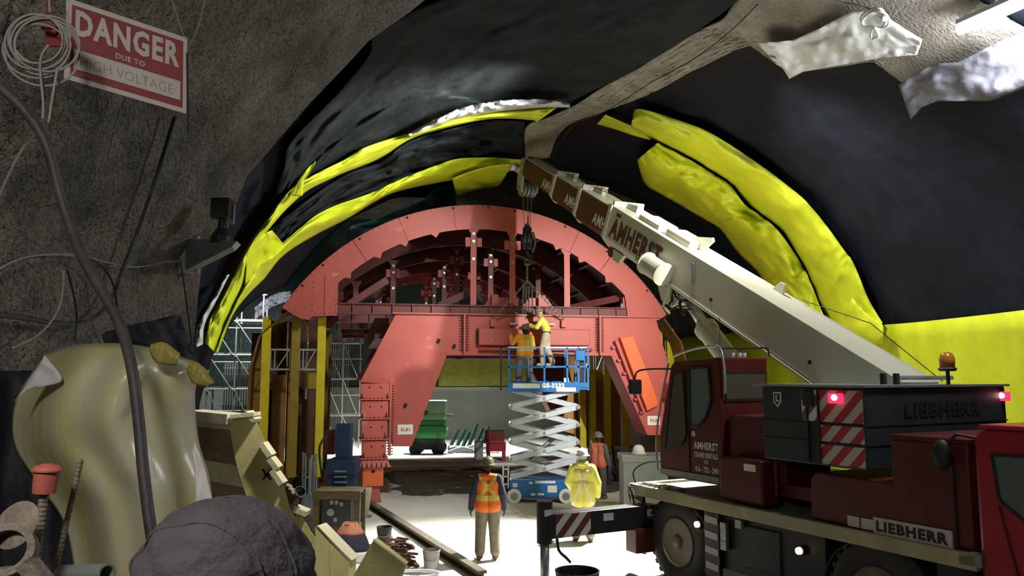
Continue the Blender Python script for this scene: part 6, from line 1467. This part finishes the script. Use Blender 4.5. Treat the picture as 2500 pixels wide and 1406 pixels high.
# yellow marker post beside the red foot
g = G(893, 1262); yp = thing('marker_post', 'tapering pale yellow marker post with a black strap beside the red foot', 'post', (g.x, g.y, 0))
h_ = P(893, 1190, g.y).z
MB().prism([(g.x - .06, g.y, 0.02), (g.x + .05, g.y, 0.02), (g.x + .13, g.y, h_), (g.x - .13, g.y, h_)], (0, .06, 0)).build('board', M_WOODC, yp)
MB().bx(g.x - .06, g.x - .02, g.y - .012, g.y, .03, h_).build('strap', M_BLACK, yp)
MB().bx(g.x - .14, g.x + .14, g.y - .12, g.y + .15, 0, .025).build('foot_plate', M_STEEL, yp)
# plastic wrapped heap and mesh offcuts
for (px, py, Y, s, m_, lb) in ((770, 1205, 17.5, .42, M_FELTG, 'grey plastic bag slumped beside the timber crate'), (735, 1165, 19.6, .36, M_CDARK, 'dark tied sack behind the curved form')):
    c = P(px, py, Y); m2 = MB(); m2.ball((c.x, Y, c.z*.5), (s*.9, s*.7, c.z*.55), 18, 12)
    m2.v = [(x + .06*nz(x*5, y*5, z*5), y + .06*nz(x*5, y*5, z*5 + 3), max(0, z + .08*nz(x*6, y*6, z*6 + 7))) for x, y, z in m2.v]
    one(m2, 'sack', m_, lb, 'sack', smooth=True)
for i in range(9):
    px = 741 + i*4.2 + rnd.uniform(-.4, .4); Y = 18.0 + rnd.uniform(0, .6); a = P(px, 1185 + rnd.uniform(-10, 10), Y); a.z = 0; b = P(px + rnd.uniform(-6, 6), 1115 + rnd.uniform(-14, 14), Y)
    one(MB().cyl(a, b, 0.02, n=8), 'steel_rod', M_STEEL, 'loose steel rod leaning in the bundle behind the curved form', 'rod', 'loose rods behind the curved form')

# ================================================================ BEYOND THE PORTAL
Yg = 33.5
def zz_(py, Y): return P(1060, py, Y).z
gx0, gx1 = P(1022, 1000, Yg).x, P(1088, 1000, Yg).x; gm = (gx0 + gx1)/2
gr = thing('green_machine', 'bright green concrete machine with ribbed hopper beyond the red leg', 'machine', (gm, Yg, 0))
bevel(MB().bx(gx0 + .12, gx1 - .02, Yg, Yg + 1.0, zz_(1022, Yg), zz_(978, Yg)).build('hopper', M_GREENP, gr), 0.04)
for i in range(8): x = gx0 + .15 + i*.125; MB().bx(x, x + .05, Yg - .04, Yg + .02, zz_(1026, Yg), zz_(1012, Yg)).build('rib', M_GREENP, gr)
MB().bx(gx0 - .05, gx1 - .05, Yg - .05, Yg + 1.1, zz_(1040, Yg), zz_(1026, Yg)).build('collar', M_GREEN, gr)
MB().prism([(gx0 - .5, Yg - .1, zz_(1070, Yg)), (gx0 - .4, Yg - .1, zz_(1040, Yg)), (gx1 - .1, Yg - .1, zz_(1040, Yg)), (gx1 + .05, Yg - .1, zz_(1052, Yg)), (gx1 - .02, Yg - .1, zz_(1070, Yg))], (0, 1.2, 0)).build('body', M_GREEN, gr)
MB().bx(gx0 - .3, gx1 - .1, Yg, Yg + 1.0, 0.25, zz_(1070, Yg)).build('chassis', M_CDARK, gr)
for x in (gx0 - .1, gx1 - .3):
    MB().cyl((x, Yg - .05, .28), (x, Yg + .2, .28), .28, n=18).build('wheel', M_BLACK, gr)
    MB().cyl((x, Yg + .8, .28), (x, Yg + 1.05, .28), .28, n=18).build('wheel', M_BLACK, gr)
MB().bx(gx1 - .02, gx1 + .3, Yg + .2, Yg + .3, zz_(1018, Yg), zz_(1012, Yg)).build('arm', M_GALV, gr)
Yr = 30.5; rx0, rx1 = P(1180, 1080, Yr).x, P(1238, 1080, Yr).x
rd = thing('red_pallet_jack', 'dull red grated machine frame on the far lit slab left of the lift', 'machine', ((rx0 + rx1)/2, Yr, 0))
def rz(py): return P(1200, py, Yr).z
bevel(MB().bx(rx0 + .1, rx1 - .05, Yr, Yr + .6, max(.1, rz(1102)), rz(1082)).build('body', M_CREDB, rd), .02)
MB().bx(rx0, rx1 - .1, Yr - .05, Yr + .65, rz(1082), rz(1074)).build('deck', M_CREDB, rd)
MB().bx(rx0 + .05, rx1 - .1, Yr + .1, Yr + .6, rz(1074), rz(1052)).build('hood', M_CRED, rd)
for i in range(6): MB().bx(rx0 + .14 + i*.11, rx0 + .18 + i*.11, Yr + .06, Yr + .11, rz(1070), rz(1058)).build('grille_bar', M_CREDB, rd)
for x in (rx0 + .12, rx1 - .2): MB().bx(x, x + .14, Yr - .02, Yr + .5, 0.1, rz(1085)).build('leg', M_CREDB, rd)
MB().bx(rx0 - .35, rx0 - .02, Yr + .1, Yr + .5, 0.1, rz(1078)).build('grey_box', M_STEEL, rd)
rnd = random.Random(21)
for i in range(7):
    Y = 33.6 + .3*i; x0 = P(1096, 1080, Y).x; zc_ = .10
    pts = [Vector((x0 + .3*k + rnd.uniform(-.05, .05), Y + .05*math.sin(k*1.3 + i), max(.09, zc_ + .2*math.sin(k*.8 + i*.7)))) for k in range(8)]
    one(MB().tube(spline(pts, 36), .085, 8), 'concrete_hose', M_STEEL, 'grey concrete hose in the heap right of the green machine', 'hose', 'grey hoses heaped by the green machine', smooth=True)
for i in range(6):
    Y = 36.0; x0 = P(1096 + i*15, 1080, Y).x
    one(MB().beam((x0, Y, 0.0), (x0 + .4 + rnd.uniform(-.05, .05), Y + .3, 1.05 + rnd.uniform(-.3, .1)), .1, .14), 'scrap_beam', M_TARP, 'dark green scrap beam propped behind the grey hoses', 'beam', 'dark beams behind the hoses')
sl_ = MB().prism([GF(-3.6, 7.4, 0), GF(7.0, 7.4, 0), GF(7.0, 11.2, 0), GF(-3.6, 11.2, 0)], (0, 0, .10)); struct(sl_.build('floor', mat('slab_pale', (0.62, 0.62, 0.57), 0.8, 0, scale=1, var=.15, bump=.1)))
# white site box with a white hard hat, dark clutter, on the right behind the operator cab
Yw = 18.6
wx0, wx1 = P(1522, 1140, Yw).x, P(1605, 1140, Yw).x
def wz(py): return P(1560, py, Yw).z
wb = thing('site_box', 'grey white site storage box standing behind the operator cab', 'box', ((wx0 + wx1)/2, Yw, 0))
bevel(MB().bx(wx0, wx1 + .25, Yw, Yw + .8, .06, wz(1128)).build('body', M_SBOX, wb), .02)
bevel(MB().bx(wx0 - .03, wx1 + .28, Yw - .03, Yw + .83, wz(1128), wz(1112)).build('lid', M_SBOX, wb), .015)
for x in (wx0 + .1, wx1 + .1): MB().bx(x, x + .1, Yw + .05, Yw + .75, 0, .07).build('runner', M_WOODE, wb)
MB().bx(wx0 + .3, wx0 + .34, Yw - .012, Yw, .1, wz(1130)).build('seam', M_STEEL, wb)
hc = P(1560, 1112, Yw + .3); hcz = wz(1112)
m2 = MB().lathe([(0.0, .22), (.08, .2), (.13, .14), (.15, .06), (.155, .02), (.2, .0), (.15, -.005)], (hc.x, Yw + .35, hcz + .005), (0, 0, 1), 24)
one(m2, 'hard_hat', M_WHITE, 'white hard hat resting on the lid of the site box', 'hard hat', smooth=True)
rnd = random.Random(31)
for i in range(16):
    l = 4.25 + .44*(i % 4) + rnd.uniform(-.05, .05); c = 1.55 + .58*(i//4) + rnd.uniform(-.06, .06); p = GF(l, c, 0); hh_ = rnd.uniform(.35, 1.15)
    one(MB().beam(p, p + Vector((rnd.uniform(-.1, .1), rnd.uniform(-.1, .1), hh_)), rnd.uniform(.08, .17), rnd.uniform(.08, .17)), 'form_prop', M_CDARK, 'dark steel prop in the stack at the foot of the right yellow posts', 'prop', 'dark props below the right side form')
g = G(1372, 1224); one(MB().beam((g.x - .1, g.y - 3.6, .33), (g.x + .42, g.y - 3.75, .30), .22, .09), 'red_channel', M_CREDB, 'red steel channel lying on blocks between lift and outrigger', 'channel')
gg = (g.x + .15, g.y - 3.7); one(MB().bx(gg[0] - .22, gg[0] + .22, gg[1] - .12, gg[1] + .12, 0, .27), 'timber_block', M_WOODC, 'timber block under the red channel between lift and outrigger', 'block')
# rope coil at the crown
rc = thing('rope_coil', 'loop of white rope hung from the crown beside the white felt', 'rope', tuple(SHELL(2130, 50, .5)))
for (cx_, cy_, rx_, ry_, sd_) in ((2132, 45, 30, 24, 0), (2138, 50, 33, 20, 1), (2136, 84, 9, 13, 2)):
    pts = [SHELL(cx_ + rx_*math.cos(a), cy_ + ry_*math.sin(a) + 4*math.sin(2*a + sd_), .46 + .03*sd_) for a in [2*math.pi*i/30 for i in range(31)]]
    MB().tube(pts, .018, 6).build('loop', M_FELT, rc, smooth=True)
MB().tube(spline([SHELL(1990, -10, .4), SHELL(2050, 5, .42), SHELL(2100, 14, .45), SHELL(2128, 24, .46)], 16), .016, 6).build('lead', M_SHOT, rc, smooth=True)
MB().ball(SHELL(2158, 43, .5), .05, 10, 8).build('knot', M_FELT, rc, smooth=True)
for pts_, lb in (([(1350, 385), (1372, 340), (1400, 305), (1480, 270), (1600, 195), (1700, 140), (1790, 70), (1850, 10)], 'thin dark cable following the bare shotcrete band along the crown'), ([(1338, 384), (1365, 350), (1398, 312)], 'short tail cable at the far end of the shotcrete band')):
    one(MB().tube(spline([SHELL(x, y, .2 if len(pts_) > 4 else .3) for x, y in pts_], 40), .012, 6), 'cable', M_HOSE, lb, 'cable', smooth=True)
